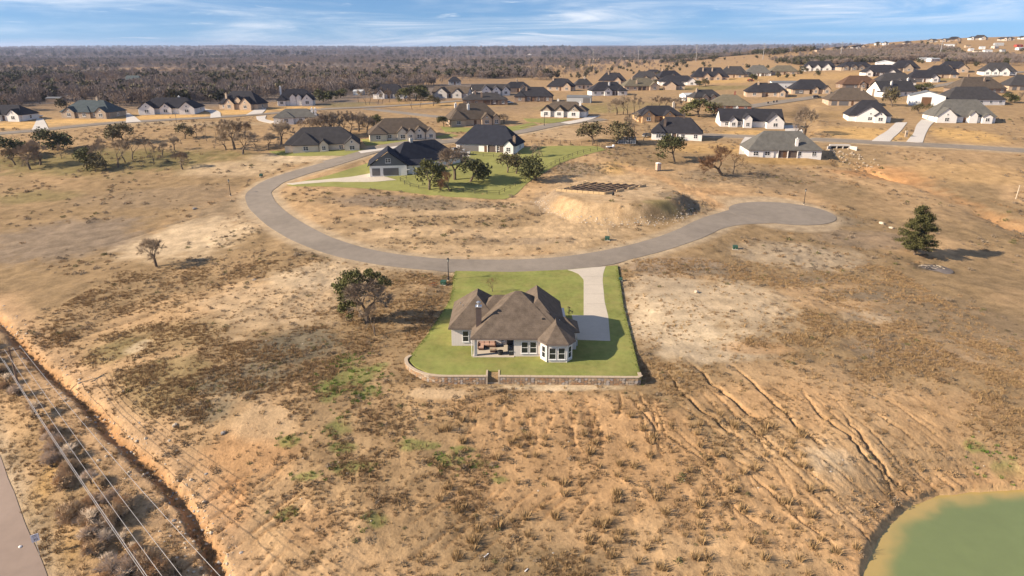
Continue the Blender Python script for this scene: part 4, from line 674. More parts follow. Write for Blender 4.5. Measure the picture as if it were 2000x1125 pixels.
# ---------------------------------------------------------------- the house in the middle
hero = thing('house', 'white house with brown shingle roof and bay window on the green lawn in the middle', 'house', (0, 98, 0))
OY = -98.0; E0 = 3.3
wm = MB()
wm.box(.3, 9.05, 98.1+OY, 103+OY, -.4, 3.15)            # rooms right of the patio
wm.box(-6.05, 9.04, 102.42+OY, 111.3+OY, -.4, 3.14)      # behind the patio
wm.box(-9.85, -1.75, 102.2+OY, 113.4+OY, -.4, 3.12)      # left wing
wm.box(.25, 8.15, 104+OY, 113.75+OY, -.4, 3.13)          # garage wing
wm.box(6, 10.35, 100.75+OY, 104.5+OY, -.4, 3.11)         # right nook
wm.build('wall', WALL['hero'], hero)
for x0 in (-6.05,): MB().box(x0, x0+.55, 98.1+OY, 98.65+OY, -.2, 3.12).build('patio_post', WALL['hero'], hero)
MB().box(-6.2, .35, 97.75+OY, 102.4+OY, -.3, .07).build('patio_floor', CONC, hero)
rm = MB(); rm.hip(-6.5, 8.5, 97.6+OY, 111.8+OY, E0, .753); roof = rm.build('roof', ROOF['hero'], hero)
def rblock(*a, **k): m = MB(); m.hip(*a, **k); return m.build('roof_section', ROOF['hero'], roof)
rblock(-1, 9.5, 97.63+OY, 106+OY, E0-.03, .745)
rblock(-10.3, -1.3, 101.7+OY, 113.9+OY, E0-.02, .92, axis='y')
rblock(-7.5, 4, 101.74+OY, 110.9+OY, E0-.05, .90)
rblock(-.2, 8.6, 99+OY, 114.2+OY, E0-.04, 1.05, axis='y')
rblock(4, 10.8, 100.3+OY, 104.95+OY, E0-.06, .74)
# bay
bp = [(4.45,98.4),(4.45,97.35),(5.42,95.92),(8.45,95.92),(9.42,97.2),(9.42,98.4)]
MB().prism([(a, b+OY) for a, b in bp], -.4, 3.16).build('bay_wall', WALL['hero'], hero)
ep = [(4.0,98.5),(4.0,97.15),(5.2,95.42),(8.68,95.42),(9.9,97.0),(9.9,98.5)]; ap = (6.93,98.55,5.35); a2 = (6.93,101.5,5.35)
v = [(a, b+OY, 3.08) for a, b in ep] + [(a, b+OY, 3.28) for a, b in ep] + [(ap[0], ap[1]+OY, ap[2]), (a2[0], a2[1]+OY, a2[2]), (4.0,101.5+OY,3.28), (9.9,101.5+OY,3.28)]
f = [(5,4,3,2,1,0)] + [(i, i+1, i+7, i+6) for i in range(5)] + [(6,7,12),(7,8,12),(8,9,12),(9,10,12),(10,11,12),(12,13,14,6),(11,15,13,12)]
MB().add(v, f).build('bay_roof', ROOF['hero'], roof)
# fascia boards under the eaves
fa = MB(); fa.box(-6.46, 4.2, 97.56+OY, 97.6+OY, 3.04, 3.24); fa.build('fascia', FASC, roof)
MB().box(-10.26, -6.6, 101.66+OY, 101.7+OY, 3.04, 3.22).build('fascia', FASC, roof)
for (a, b), (c, d_) in zip(ep[1:4], ep[2:5]):
    ln = math.hypot(c-a, d_-b); an = math.atan2(d_-b, c-a); mb = MB().box(-ln/2, ln/2, -.03, .0, -.1, .1); mb.build('fascia', FASC, roof, loc=((a+c)/2, (b+d_)/2+OY, 3.16), rz=an)
# windows
window(hero, -7.55, 102.2+OY, .72, 1.05, 1.95, 1)
for xx in (2.0, 3.32): window(hero, xx, 98.1+OY, .55, 1.12, 2.0, 1)
for xx in (-3.05, -1.75): window(hero, xx, 102.42+OY, .72, 1.05, 2.0, 1)
for xx in (6.25, 7.65): window(hero, xx, 95.92+OY, .5, 1.1, 2.0, 1)
for (a, b), (c, d_) in (((4.45,97.35),(5.42,95.92)), ((8.45,95.92),(9.42,97.2))): window(hero, (a+c)/2, (b+d_)/2+OY, .5, .95, 2.0, 1, math.atan2(d_-b, c-a))
slab_door(hero, 'patio_door', -.35, 102.42+OY, .07, 1.0, 2.35, DTRIM)
for a, b in ((-.2, 0), ): pass
for (a, b) in bp[2:4]: MB().box(a-.05, a+.05, b+OY-.05, b+OY+.05, -.2, 3.12).build('corner_trim', DTRIM if a < 6 else TRIM, hero)
# garage door side, meter box, downpipe
slab_door(hero, 'garage_door', 8.15, 110+OY, 0, 4.8, 2.3, GDOOR, math.pi/2)
MB().box(10.35, 10.6, 101.1+OY, 101.6+OY, .5, 1.3).build('meter_box', mat('meter_grey', (.42,.42,.41), rough=.5), hero)
MB().tube((-6.3, 97.95+OY, .1), (-6.3, 97.95+OY, 3.1), .05, .05, 6).build('downpipe', TRIM, hero)
# chimney with its cowl
ch = MB(); ch.box(-5.72, -4.88, 100.6+OY, 101.4+OY, 3.5, 7.3); cho = ch.build('chimney', lines(mat('brown_siding', (.115,.085,.075), rough=.8, var=.1), 'Z', 1.6, .25), roof)
CHROME = mat('galvanised', (.55,.57,.60), rough=.35, var=.1, metal=.8)
MB().box(-5.8, -4.8, 100.52+OY, 101.48+OY, 7.3, 7.46).build('chimney_cap', CHROME, roof)
MB().lathe((-5.3, 101+OY, 7.46), [(.28,0),(.28,.25),(.2,.28),(.2,.5),(.36,.52),(.36,.62),(.1,.78)], 12).build('cowl', CHROME, roof)
VENT = mat('black_vent', (.03,.03,.03), rough=.6)
MB().box(4.75, 5.15, 100.3+OY, 100.7+OY, 5.1, 5.55).build('roof_vent', VENT, roof)
for p in ((7.6, 101.2, 4.55), (-8.2, 106.5, 5.1), (-8.8, 109, 4.6)): MB().tube((p[0], p[1]+OY, p[2]-.3), (p[0], p[1]+OY, p[2]+.45), .07, .07, 8).build('vent_pipe', CHROME, roof)
# ---------------------------------------------------------------- lawn, wall, steps, drive
LAWNM = mat('green_lawn', (.215,.228,.066), rough=.95, var=.34, scale=1.1, bump=.7, bscale=7, spec=.05, stretch=(1, .7, 1), bdist=.06)
_t = LAWNM.node_tree; _b = _t.nodes['Principled BSDF']; _c = _t.nodes.new('ShaderNodeTexCoord'); _n = _t.nodes.new('ShaderNodeTexNoise'); _n.inputs['Scale'].default_value = .22; _n.inputs['Detail'].default_value = 7; _n.inputs['Roughness'].default_value = .7; _t.links.new(_c.outputs['Object'], _n.inputs[0])
_r = _t.nodes.new('ShaderNodeMapRange'); _r.inputs[1].default_value = .44; _r.inputs[2].default_value = .66; _r.inputs[3].default_value = 0; _r.inputs[4].default_value = .42; _t.links.new(_n.outputs[0], _r.inputs[0]); _m = _t.nodes.new('ShaderNodeMix'); _m.data_type = 'RGBA'; _t.links.new(_r.outputs[0], _m.inputs[0]); _t.links.new(_b.inputs['Base Color'].links[0].from_socket, _m.inputs[6]); _m.inputs[7].default_value = (.33,.26,.10,1); _t.links.new(_m.outputs[2], _b.inputs['Base Color'])
notch = [(-1.82, 91.01), (-1.94, 93.40), (-3.80, 93.40), (-3.87, 91.01)]
n0 = [(-1.95, 91.1), (-1.95, 93.0), (-3.75, 93.0), (-3.75, 91.1)]
poly = LOT[:7] + n0 + LOT[9:]
lawn = MB().prism(poly, -.2, .0); me = lawn.mesh('lawn')
bm = bmesh.new(); bm.from_mesh(me); bmesh.ops.triangulate(bm, faces=[f for f in bm.faces if len(f.verts) > 4]); bm.to_mesh(me); bm.free(); me.materials.append(LAWNM)
tag(link('lawn', me), 'close mown green lawn round the middle house', kind='structure')
D1 = [(12.13, 142.63), (13.17, 141.54), (14.34, 139.76), (15.07, 135.97), (14.02, 125.35), (13.00, 115.10)]
D2 = [(20.90, 145.24), (20.18, 142.27), (19.59, 139.41), (18.97, 135.30), (17.76, 122.50), (17.46, 115.10)]
sheet('driveway', D1, D2, CONC, 'concrete drive from the street to the middle house', flat=.02, lift=.0, smooth=False, n=30)
sheet('driveway', [(10.9, 115.8), (10.9, 104.6)], [D2[-1], (16.34, 104.11)], CONC, 'concrete parking pad beside the middle house', flat=.024, lift=.0, smooth=False, n=10)
JM = mat('joint', (.25,.22,.18))
for k, yy in enumerate((138, 132.5, 127, 121.5)): tag(MB().box(15.1-.09*k*3.2, 20.2-.2*k*3, yy, yy+.06, .0, .028).build('control_joint', JM), 'thin joint across the concrete drive', kind='structure')
# retaining wall: mortar core, rough stones set proud of it, cap stones
WL = [(-16.2,98.6), (-16.75,97.2), (-16.45,95.7), (-15.6,94.2), (-14.2,92.7), (-12.3,91.55), (-10,91.1), (-7,91.05), (-3.85,91.05)]
WR = [(-1.85,91.05), (4,90.95), (10,90.85), (18.6,90.7), (19.15,91.2), (19.25,92.6)]
wall_t = thing('retaining_wall', 'curved stone retaining wall holding up the lawn of the middle house', 'retaining wall', (0, 91, 0))
rs = random.Random(3); core = MB(); SM = [mat('wall_stone_'+n, c, rough=.9, var=.25, scale=4, bump=.3, spec=.1) for n, c in (('tan', (.42,.30,.19)), ('brown', (.31,.215,.14)), ('grey', (.36,.31,.27)), ('pale', (.47,.38,.28)), ('rust', (.37,.22,.12)))]
CAPM = mat('wall_cap', (.47,.37,.26), rough=.85, var=.12, scale=3, bump=.15)
stones = [None]*0
def stone_mesh(seed):
    q = random.Random(seed); n = q.randint(5, 7); v = []
    for k in range(n): a = 2*math.pi*k/n + q.uniform(-.25, .25); rr = q.uniform(.78, 1.1); v.append((rr*math.cos(a)*.5, 0, rr*math.sin(a)*.5))
    vs = [(p[0], .06, p[2]) for p in v] + [(p[0]*.93, -.05+q.uniform(-.025, .02), p[2]*.93) for p in v]
    return MB().add(vs, [tuple(range(n)), tuple(range(2*n-1, n-1, -1))] + [(i, n+i, n+(i+1) % n, (i+1) % n) for i in range(n)]).mesh('stone')
SMESH = [stone_mesh(k) for k in range(12)]
for i, me in enumerate(SMESH): me.materials.append(SM[i % 5])
caps = 0
for run in (WL, WR):
    P = resample(run, 60); seg = np.diff(P, axis=0); ln = np.hypot(*seg.T); s = np.concatenate([[0], np.cumsum(ln)])
    for i in range(len(P)-1):
        a, b = P[i], P[i+1]; tdir = seg[i]/ln[i]; nr = np.array([-tdir[1], tdir[0]]); o1 = a - nr*.0; 
        core.add([(a[0], a[1]-91, -2.6), (b[0], b[1]-91, -2.6), (b[0]+nr[0]*.42, b[1]+nr[1]*.42-91, -2.6), (a[0]+nr[0]*.42, a[1]+nr[1]*.42-91, -2.6), (a[0], a[1]-91, -.06), (b[0], b[1]-91, -.06), (b[0]+nr[0]*.42, b[1]+nr[1]*.42-91, -.06), (a[0]+nr[0]*.42, a[1]+nr[1]*.42-91, -.06)], [(0,1,5,4),(1,2,6,5),(2,3,7,6),(3,0,4,7),(4,5,6,7)])
    pos = .25
    while pos < s[-1]-.2:
        i = min(int(np.searchsorted(s, pos))-1, len(seg)-1); i = max(i, 0); t = (pos-s[i])/ln[i]; p = P[i]*(1-t)+P[i+1]*t; an = math.atan2(seg[i][1], seg[i][0])
        zz = -.32; st = rs.uniform(.42, .66)
        while zz > -1.45:
            hh = rs.uniform(.34, .56); me = rs.choice(SMESH)
            o = link('stone', me, wall_t, (p[0]-math.sin(an)*.0, p[1]-91, zz+rs.uniform(-.05, .05))); o.rotation_euler = (0, rs.uniform(-.5, .5), an); o.scale = (st*1.12, 1, hh*1.1); zz -= hh*.88
        pos += st*.86
    pos = 0.0
    while pos < s[-1]-.3:
        w = rs.uniform(.75, 1.1); w = min(w, s[-1]-pos); c = pos+w/2; i = max(min(int(np.searchsorted(s, c))-1, len(seg)-1), 0); t = (c-s[i])/ln[i]; p = P[i]*(1-t)+P[i+1]*t; an = math.atan2(seg[i][1], seg[i][0])
        MB().box(-w/2+.01, w/2-.01, -.09, .44, -.06, .06+rs.uniform(-.01, .012)).build('cap_stone', CAPM, wall_t, loc=(p[0], p[1]-91, .02), rz=an); pos += w
core.build('core', mat('wall_mortar', (.34,.27,.20), rough=.95, var=.2, scale=3), wall_t)
steps = thing('garden_steps', 'short flight of stone steps cut into the retaining wall', 'steps', (-2.85, 91.1, 0))
for k in range(4): MB().box(-.78, .78, .1+.45*k, 2.05, -1.5, -1.08+.26*k).build('step', CAPM, steps)
for s in (-1, 1): MB().box(s*.9-.13, s*.9+.13, -.12, 2.1, -1.6, .07).build('side_wall', CAPM, steps)
# ---------------------------------------------------------------- things on the patio
WICK = mat('brown_wicker', (.10,.05,.033), rough=.8, var=.2, scale=20); CUSH = mat('pink_tan_cushion', (.52,.33,.25), rough=.9, var=.1, scale=6)
so = thing('patio_sofa', 'brown wicker corner sofa with pinkish cushions on the patio', 'sofa', (-4.1, 101.0, .07))
MB().box(-1.3, 1.35, .35, 1.05, 0, .34).build('base', WICK, so); MB().box(-1.3, -.45, -.75, .35, 0, .34).build('chaise_base', WICK, so); MB().box(-1.35, 1.4, 1.05, 1.22, 0, .8).build('backrest', WICK, so); MB().box(-1.45, -1.3, -.3, 1.2, 0, .66).build('armrest', WICK, so); MB().box(1.35, 1.5, .3, 1.2, 0, .66).build('armrest', WICK, so)
for a, b, c, d_ in ((-1.27,-.47,-.72,.33), (-1.27,-.45,.36,1.0), (-.42,.42,.36,1.0), (.45,1.3,.36,1.0)): MB().box(a, b, c, d_, .34, .5).build('seat_cushion', CUSH, so)
for a in (-1.22, -.38, .5): MB().cbox((a+.38, .98, .68), (.76, .14, .4), 0, -.2).build('back_cushion', CUSH, so)
ct = thing('coffee_table', 'low brown wicker coffee table before the patio sofa', 'table', (-2.95, 99.75, .07)); MB().box(-.55, .55, -.32, .32, .02, .34).build('base', WICK, ct); MB().box(-.6, .6, -.37, .37, .34, .39).build('table_top', mat('tan_table_top', (.33,.25,.17), rough=.5), ct); MB().box(-.12, .2, -.12, .12, .39, .47).build('tray', CUSH, ct)
fp = thing('fire_pit', 'dark round fire pit at the edge of the patio', 'fire pit', (-1.85, 98.75, .07)); MB().lathe((0, 0, 0), [(.36,0),(.42,.1),(.42,.52),(.47,.53),(.47,.6),(.34,.6)], 16).build('bowl', VENT, fp); MB().lathe((0, 0, .5), [(.33,0),(.33,.06)], 12).build('embers', mat('ash', (.16,.14,.13)), fp)
gr = thing('grill', 'black grill cabinet against the wall at the right of the patio', 'grill', (-.15, 98.9, .07)); MB().box(-.32, .32, -.6, .6, 0, .95).build('cabinet', VENT, gr); MB().lathe((0, 0, .95), [(.34,0),(.36,.12),(.26,.3),(.06,.36)], 14).build('lid', mat('grill_lid', (.06,.06,.065), rough=.3), gr); MB().tube((-.38, -.3, 1.1), (-.38, .3, 1.1), .025, .025, 6).build('handle', CHROME, gr); MB().box(-.34, .34, -.9, -.62, .78, .84).build('side_shelf', CHROME, gr)
pl = thing('flower_pot', 'small dark potted plant beside the patio sofa', 'plant pot', (-5.75+.5, 101.6, .07)); MB().lathe((0, 0, 0), [(.14,0),(.2,.3),(.22,.34)], 10).build('pot', WICK, pl)

# ---------------------------------------------------------------- other lawns
LW2 = mat('yard_lawn', (.245,.24,.08), rough=.95, var=.22, scale=.35, bump=.5, bscale=4, spec=.05)
sheet('yard_lawn', [(-72.47, 218.10), (-61.40, 226.87), (-50.93, 243.53), (-38.34, 257.78), (-19.41, 261.31), (0.00, 266.83), (20.12, 271.62), (33.09, 270.65), (35.67, 264.03)], [(-69.33, 215.87), (-47.95, 211.41), (-34.48, 206.92), (-24.65, 203.05), (-15.22, 200.35), (-3.78, 198.76), (6.66, 221.09), (20.26, 246.93), (35.95, 263.12)], LW2, 'green winter lawn of the fenced yard', k=40, n=110, lift=.04)
for Lp, Rp, lb in [([(-93.02, 263.63), (-78.88, 265.66), (-67.11, 265.95), (-55.32, 266.27)], [(-87.30, 257.83), (-72.27, 255.44), (-60.81, 255.31), (-51.99, 264.31)], 'green strip round the cream brick house'), ([(-62.13, 285.21), (-50.35, 284.02), (-34.17, 289.48), (-26.21, 296.45)], [(-57.42, 271.97), (-45.19, 277.68), (-29.47, 285.05), (-22.67, 292.92)], 'green lawn before the cream four gabled house'), ([(-32.41, 315.42), (-18.30, 311.45), (-2.31, 314.08), (9.53, 325.16)], [(-28.83, 301.31), (-15.52, 301.31), (0.00, 308.86), (11.72, 319.50)], 'green lawn of the tan house with pale chimneys'), ([(5.43, 337.44), (14.81, 337.44), (29.61, 337.43)], [(7.21, 328.09), (16.61, 323.72), (23.55, 328.09)], 'green lawn before the white and stone gabled house'), ([(-2.27, 308.86), (4.58, 311.45), (11.58, 315.42)], [(0.00, 300.08), (9.08, 308.86), (16.08, 312.76)], 'small green verge beside the street')]:
    sheet('front_lawn', Lp, Rp, LW2, lb, lift=.03, k=10)

# ---------------------------------------------------------------- trees
BARK = mat('grey_bark', (.17,.128,.092), rough=.95, var=.3, scale=4, spec=.05)
TWIG = mat('winter_twigs', (.31,.235,.165), rough=.95, var=.25, scale=.8, spec=.03)
TWIGB = mat('russet_twigs', (.33,.20,.115), rough=.95, var=.3, scale=.8, spec=.03)
def leafm(n, c, v=.45):
    m = mat(n, c, rough=.75, var=v, scale=1.6, spec=.15); b = m.node_tree.nodes['Principled BSDF']; return m
LEAF = leafm('live_oak_leaves', (.125,.122,.042)); LEAFD = leafm('dark_oak_leaves', (.092,.092,.035)); CEDAR = leafm('cedar_sprays', (.098,.092,.032)); BROWNL = leafm('brown_leaves', (.20,.105,.05)); MIXL = leafm('olive_leaves', (.145,.12,.058))
def limbs(seed, h, fork, spread, depth, kids, ratio=.72, lean=0, up=.35, r0=None, wig=.18):
    """recursive limbs; returns list of (p0, p1, r0, r1, level) and the tips"""
    q = random.Random(seed); seg = []; tips = []
    def grow(p, d, ln, r, lv):
        n = 3 if lv < 2 else 2; a = p
        for k in range(n):
            d = (d + Vector((q.gauss(0, wig), q.gauss(0, wig), q.gauss(0, wig*.6) + (.05*up if lv else 0)))).normalized()
            b = a + d*ln/n; r2 = r*(1-.28/n*(1 if lv else .6)); seg.append((a, b, r, r2, lv)); a, r = b, r2
        if lv >= depth: tips.append((a, d)); return
        m = kids if isinstance(kids, int) else q.randint(*kids); ph = q.uniform(0, 6.28)
        for k in range(m):
            ang = ph + 2*math.pi*k/m + q.uniform(-.5, .5); t = spread*q.uniform(.65, 1.25)
            ax = d.orthogonal().normalized(); ax = (Matrix.Rotation(ang, 3, d) @ ax); nd = (d*math.cos(t) + ax*math.sin(t)); nd = (nd + Vector((0, 0, up*.5))).normalized()
            s = a if q.random() < .7 else a - d*ln*.25*q.random()
            grow(s, nd, ln*ratio*q.uniform(.8, 1.15), r*.66, lv+1)
    grow(Vector((0, 0, -.25)), Vector((lean, lean*.4, 1)).normalized(), h*fork, r0 or h*.028, 0)
    return seg, tips
def tube_mesh(seg, name, m, lo, hi):
    mb = MB()
    for a, b, r0, r1, lv in seg:
        if lo <= lv <= hi: mb.tube(a, b, max(r0, .012), max(r1, .010), 6 if lv == 0 else (4 if lv < 3 else 3), cap=False)
    me = mb.mesh(name); me.materials.append(m); return me, mb
def quads(name, P, N, S, m, asp=1.0, seed=0):
    """many small leaf-sized faces"""
    rg = np.random.RandomState(seed); n = len(P); a = rg.normal(size=(n, 3)); a -= (a*N).sum(1, keepdims=True)*N; a /= np.linalg.norm(a, axis=1, keepdims=True)+1e-9; b = np.cross(N, a)
    a = a*S[:, None]; b = b*S[:, None]*asp; V = np.stack([P-a-b*.5, P+a*.3-b, P+a, P+a*.2+b], 1).reshape(-1, 3)
    return npmesh(name, V, np.arange(4*n).reshape(n, 4), m)
def leaf_clumps(tips, seed, per, rad, size, flat=.75):
    rg = np.random.RandomState(seed); P = []
    for t, d in tips:
        c = np.array(t) + np.array(d)*rad*.3; k = rg.normal(size=(per, 3)); k /= np.linalg.norm(k, axis=1, keepdims=True); k *= (rg.rand(per, 1)**.45)*rad*rg.uniform(.7, 1.25); k[:, 2] *= flat; P.append(c+k)
    P = np.concatenate(P); N = rg.normal(size=P.shape); N[:, 2] = np.abs(N[:, 2]) + .35; N /= np.linalg.norm(N, axis=1, keepdims=True)
    return P, N, size*(.6+.8*rg.rand(len(P)))
def norm_h(*ms, h=1.0):
    zt = max(v.co.z for me in ms for v in me.vertices); s = h/zt
    for me in ms:
        co = np.empty(len(me.vertices)*3, np.float32); me.vertices.foreach_get('co', co); me.vertices.foreach_set('co', co*s); me.update()
KIND = {}
def make_oak(key, seed, leaf, per=46, rad=.95, size=.17, spread=.8, fork=.22, depth=3, kids=(3, 4), h=7, drop=0.0, ratio=.74, lean=.05, flat=.75):
    seg, tips = limbs(seed, h, fork, spread, depth, kids, ratio, lean, .25)
    q = random.Random(seed); tips = [t for t in tips if q.random() >= drop]
    tr, _ = tube_mesh(seg, 'trunk', BARK, 0, 1); br, _ = tube_mesh(seg, 'branches', BARK, 2, 9)
    P, N, S = leaf_clumps(tips, seed, per, rad, size, flat); cr = quads('crown', P, N, S, leaf, .8, seed)
    norm_h(tr, br, cr); KIND[key] = (tr, br, cr)
def make_bare(key, seed, h=8, depth=5, kids=(2, 3), spread=.55, fork=.26, ratio=.76, twm=None, tw=7, twl=.75, leaf=None, lean=.04):
    seg, tips = limbs(seed, h, fork, spread, depth, kids, ratio, lean, .4, wig=.2)
    tr, _ = tube_mesh(seg, 'trunk', BARK, 0, 1); br, mb = tube_mesh(seg, 'branches', twm or TWIG, 2, 9); q = random.Random(seed); mt = MB()
    ends = tips + [(s[1], (s[1]-s[0]).normalized()) for s in seg if s[4] >= depth-1]
    for p, d in ends:
        for k in range(tw):
            e = (d + Vector((q.gauss(0, .6), q.gauss(0, .6), q.gauss(.15, .5)))).normalized()*q.uniform(.4, 1)*twl; o = e.orthogonal().normalized()*.018; a = p; mid = p+e*.5+Vector((q.gauss(0, .06), q.gauss(0, .06), q.gauss(0, .06)))
            mt.add([a-o, a+o, mid+o*.7, mid-o*.7, p+e], [(0,1,2,3),(3,2,4)])
    cr = mt.mesh('crown'); cr.materials.append(twm or TWIG)
    ms = [tr, br, cr]
    norm_h(*ms); KIND[key] = tuple(ms)
def make_cedar(key, seed, h=11):
    q = random.Random(seed); rg = np.random.RandomState(seed); mb = MB(); P = []
    mb.tube((0,0,-.3), (.1,0,h*.5), .28, .16, 7, False); mb.tube((.1,0,h*.5), (.05,.1,h*.97), .16, .03, 6, False); bm_ = MB()
    for k in range(120):
        t = .10 + .89*(k/120)**.95; z = h*t; ph = q.uniform(0, 6.28); L0 = h*.43*(1-t)**.60*q.uniform(.55, 1.1)*min(1, .55+t*1.7) + .2; d = Vector((math.cos(ph), math.sin(ph), q.uniform(-.02, .32))).normalized(); a = Vector((.06, 0, z)); b = a+d*L0
        bm_.tube(a, b, .05, .02, 4, False); n = int(75*L0+22); s = rg.rand(n)**.55; pts = np.array(a)[None]+np.array(d)[None]*(s*L0)[:, None]; pts += rg.normal(size=(n, 3))*np.array([.27, .27, .20])*(.6+.5*s)[:, None]; P.append(pts)
    P = np.concatenate(P); N = rg.normal(size=P.shape); N[:, 2] += .5; N /= np.linalg.norm(N, axis=1, keepdims=True); cr = quads('crown', P, N, .14*(.6+.8*rg.rand(len(P))), CEDAR, .55, seed)
    tr = mb.mesh('trunk'); tr.materials.append(BARK); br = bm_.mesh('branches'); br.materials.append(BARK); norm_h(tr, br, cr); KIND[key] = (tr, br, cr)
make_oak('oak_a', 11, LEAF); make_oak('oak_b', 23, LEAFD, spread=.9); make_oak('oak_c', 31, MIXL, per=34, drop=.15, spread=.85); make_oak('oak_d', 44, LEAFD, spread=.75, fork=.3)
make_oak('brown', 52, BROWNL, per=16, rad=.9, size=.11, drop=.2, fork=.3, spread=.7)
make_bare('bare_a', 61); make_bare('bare_b', 72, spread=.65, fork=.2); make_bare('bare_c', 83, spread=.45, fork=.34); make_bare('bare_d', 95, kids=3, depth=4, spread=.75, fork=.18, tw=10); make_bare('bare_e', 97, twm=TWIGB, spread=.7, fork=.2, depth=4, kids=3, tw=10)
make_cedar('cedar', 5)
def tree(kind, p, label, rz=None, sx=1.0, group=None, name=None, cat='tree', leafy=None):
    x, y, h = p; me = KIND[kind]; t = thing(name or ('bare_tree' if kind.startswith('bare') else 'cedar_tree' if kind == 'cedar' else 'oak_tree'), label, cat, (x, y, H(x, y)), random.uniform(0, 6.28) if rz is None else rz, group)
    t.scale = (h*sx, h*sx, h)
    link('trunk', me[0], t); link('branches', me[1], t); c = link('crown', me[2], t); return t
tree('cedar', (98.21, 159.82, 12.52), 'tall dark cedar alone on the bare right slope', sx=1.0)
T1 = tree('bare_d', (-25.75, 111.94, 9.32), 'big grey half bare tree ringed by green oak sprays left of the middle house', rz=.4, sx=.95)
q = random.Random(17); tips = []
for k in range(120):
    a = q.uniform(1.3, 4.5); rr_ = q.uniform(2.9, 4.5); el = q.uniform(-.7, 1.0)
    tips.append((Vector((rr_*math.cos(a)*math.cos(el)*.95, rr_*math.sin(a)*math.cos(el)*.5+.6, 4.1+2.6*math.sin(el))), Vector((0, 0, 1))))
for k in range(22):
    a = q.uniform(.2, 1.5); tips.append((Vector((3.2*math.cos(a)*q.uniform(.7, 1.05), q.uniform(-.3, 1.4), 4.3+2.4*math.sin(a)*q.uniform(.8, 1.05))), Vector((0, 0, 1))))
for k in range(16): tips.append((Vector((q.uniform(-3.4, -1.9), q.uniform(-.6, .8), q.uniform(.9, 2.8))), Vector((0, 0, 1))))
P, N_, S = leaf_clumps(tips, 8, 46, .55, .11); cr = quads('leaf_sprays', P, N_, S, LEAF, .8, 3); norm_h(cr); o = link('leaf_sprays', cr, T1, sc=1.06, rz=-.4)
tree('bare_c', (-23.18, 106.93, 5.89), 'small crooked bare tree just below the big half bare tree', sx=1.0)
tree('bare_d', (-82.82, 151.90, 7.78), 'lone leafless tree with a brushy foot in the left field', sx=.9)
tree('brown', (-3.89, 128.44, 3.26), 'young brown leafed tree on the lawn behind the middle house', sx=.7)
tree('bare_c', (10.25, 114.32, 2.59), 'slim bare sapling beside the drive of the middle house', sx=.8)
# yard of the garage house
tree('oak_a', (-25.58, 208.61, 9.66), 'oak with olive crown, leftmost in the fenced green yard', sx=1.0)
tree('bare_d', (-18.55, 219.85, 12.12), 'tall grey leafless tree before the navy roof', sx=.95)
tree('bare_e', (-18.76, 206.36, 7.02), 'thin russet tree between the two oaks by the yard fence', sx=.8)
tree('oak_b', (-13.41, 216.80, 8.32), 'round dark oak in the fenced yard right of the navy roofed house', sx=1.05)
tree('oak_c', (-1.55, 230.18, 7.01), 'small open oak, left one of the three by the right yard fence', sx=1.0)
tree('oak_c', (1.37, 228.83, 6.97), 'small open oak, middle one of the three by the right yard fence', sx=.95)
tree('oak_b', (7.80, 220.47, 8.44), 'dark oak, right one of the three by the right yard fence', sx=.95)
tree('bare_c', (11.32, 253.47, 6.49), 'spindly bare tree with a tuft on top in the green yard', sx=.7)
tree('bare_b', (7.53, 252.63, 4.95), 'small bare tree beside the spindly one in the green yard', sx=.8)
# centre right
tree('oak_c', (32.86, 277.64, 8.70), 'spreading grey green oak left of the chicken coop', sx=1.25)
tree('oak_c', (41.41, 275.60, 9.05), 'spreading grey green oak right behind the chicken coop', sx=1.2)
tree('oak_d', (58.27, 245.43, 9.64), 'round green oak with forked trunk below the white hip roofed house', sx=1.15)
tree('bare_e', (70.38, 228.46, 11.16), 'russet brown winter tree below the grey roofed house', sx=1.05)
tree('brown', (75.03, 231.38, 7.05), 'small brown leafed tree beside the russet winter tree', sx=1.0)
tree('oak_a', (91.75, 344.06, 9.09), 'wide bushy evergreen left of the red brick house', sx=1.5)
tree('oak_c', (99.74, 347.55, 6.63), 'smaller evergreen touching the red brick house', sx=1.2)
tree('bare_b', (124.49, 296.48, 13.63), 'tall bare tree with a leafy tuft by the dry creek', sx=.7)
tree('oak_c', (204.66, 379.36, 10.51), 'thin crowned oak left of the white metal barn', sx=.9)
tree('oak_b', (255.42, 440.33, 6.37), 'low round evergreen behind the white metal barn', sx=1.5)
tree('oak_c', (205.20, 353.81, 5.70), 'small tree before the white metal barn', sx=1.0)
tree('oak_c', (212.77, 358.99, 4.47), 'smaller tree right of the one before the white metal barn', sx=1.0)
tree('oak_b', (276.33, 393.38, 5.72), 'dark tree at the right end of the wide dark roof', sx=1.2)
tree('bare_d', (290.14, 403.53, 5.28), 'bare tree at the right edge behind the white farmhouse', sx=1.0)
tree('oak_b', (189.66, 565.45, 5.69), 'small round evergreen above the red tractor', sx=1.2)
tree('oak_c', (141.57, 520.08, 5.63), 'evergreen in the field before the tan brick peaks', sx=1.2); tree('oak_d', (136.26, 516.86, 4.47), 'low evergreen left of the one in the field before the peaks', sx=1.3)
for p in [(52.4, 351.6, 8.76), (55.7, 351.6, 10.31), (58.0, 351.6, 9.28), (61.7, 355.4, 10.41), (65.2, 357.4, 8.37)]: tree(random.choice(['bare_a','bare_b','bare_c']), p, 'tall leafless tree in the row before the olive field at centre', group='leafless row at the centre', sx=.85)
for p in [(74.5, 376.1, 6.59), (78.4, 378.2, 6.90), (83.0, 380.3, 6.11), (86.9, 375.7, 6.58), (93.9, 391.6, 5.14)]: tree(random.choice(['bare_a','bare_d']), p, 'low leafless tree in the thicket left of the red brick house', group='leafless thicket left of the red brick house', sx=1.2)
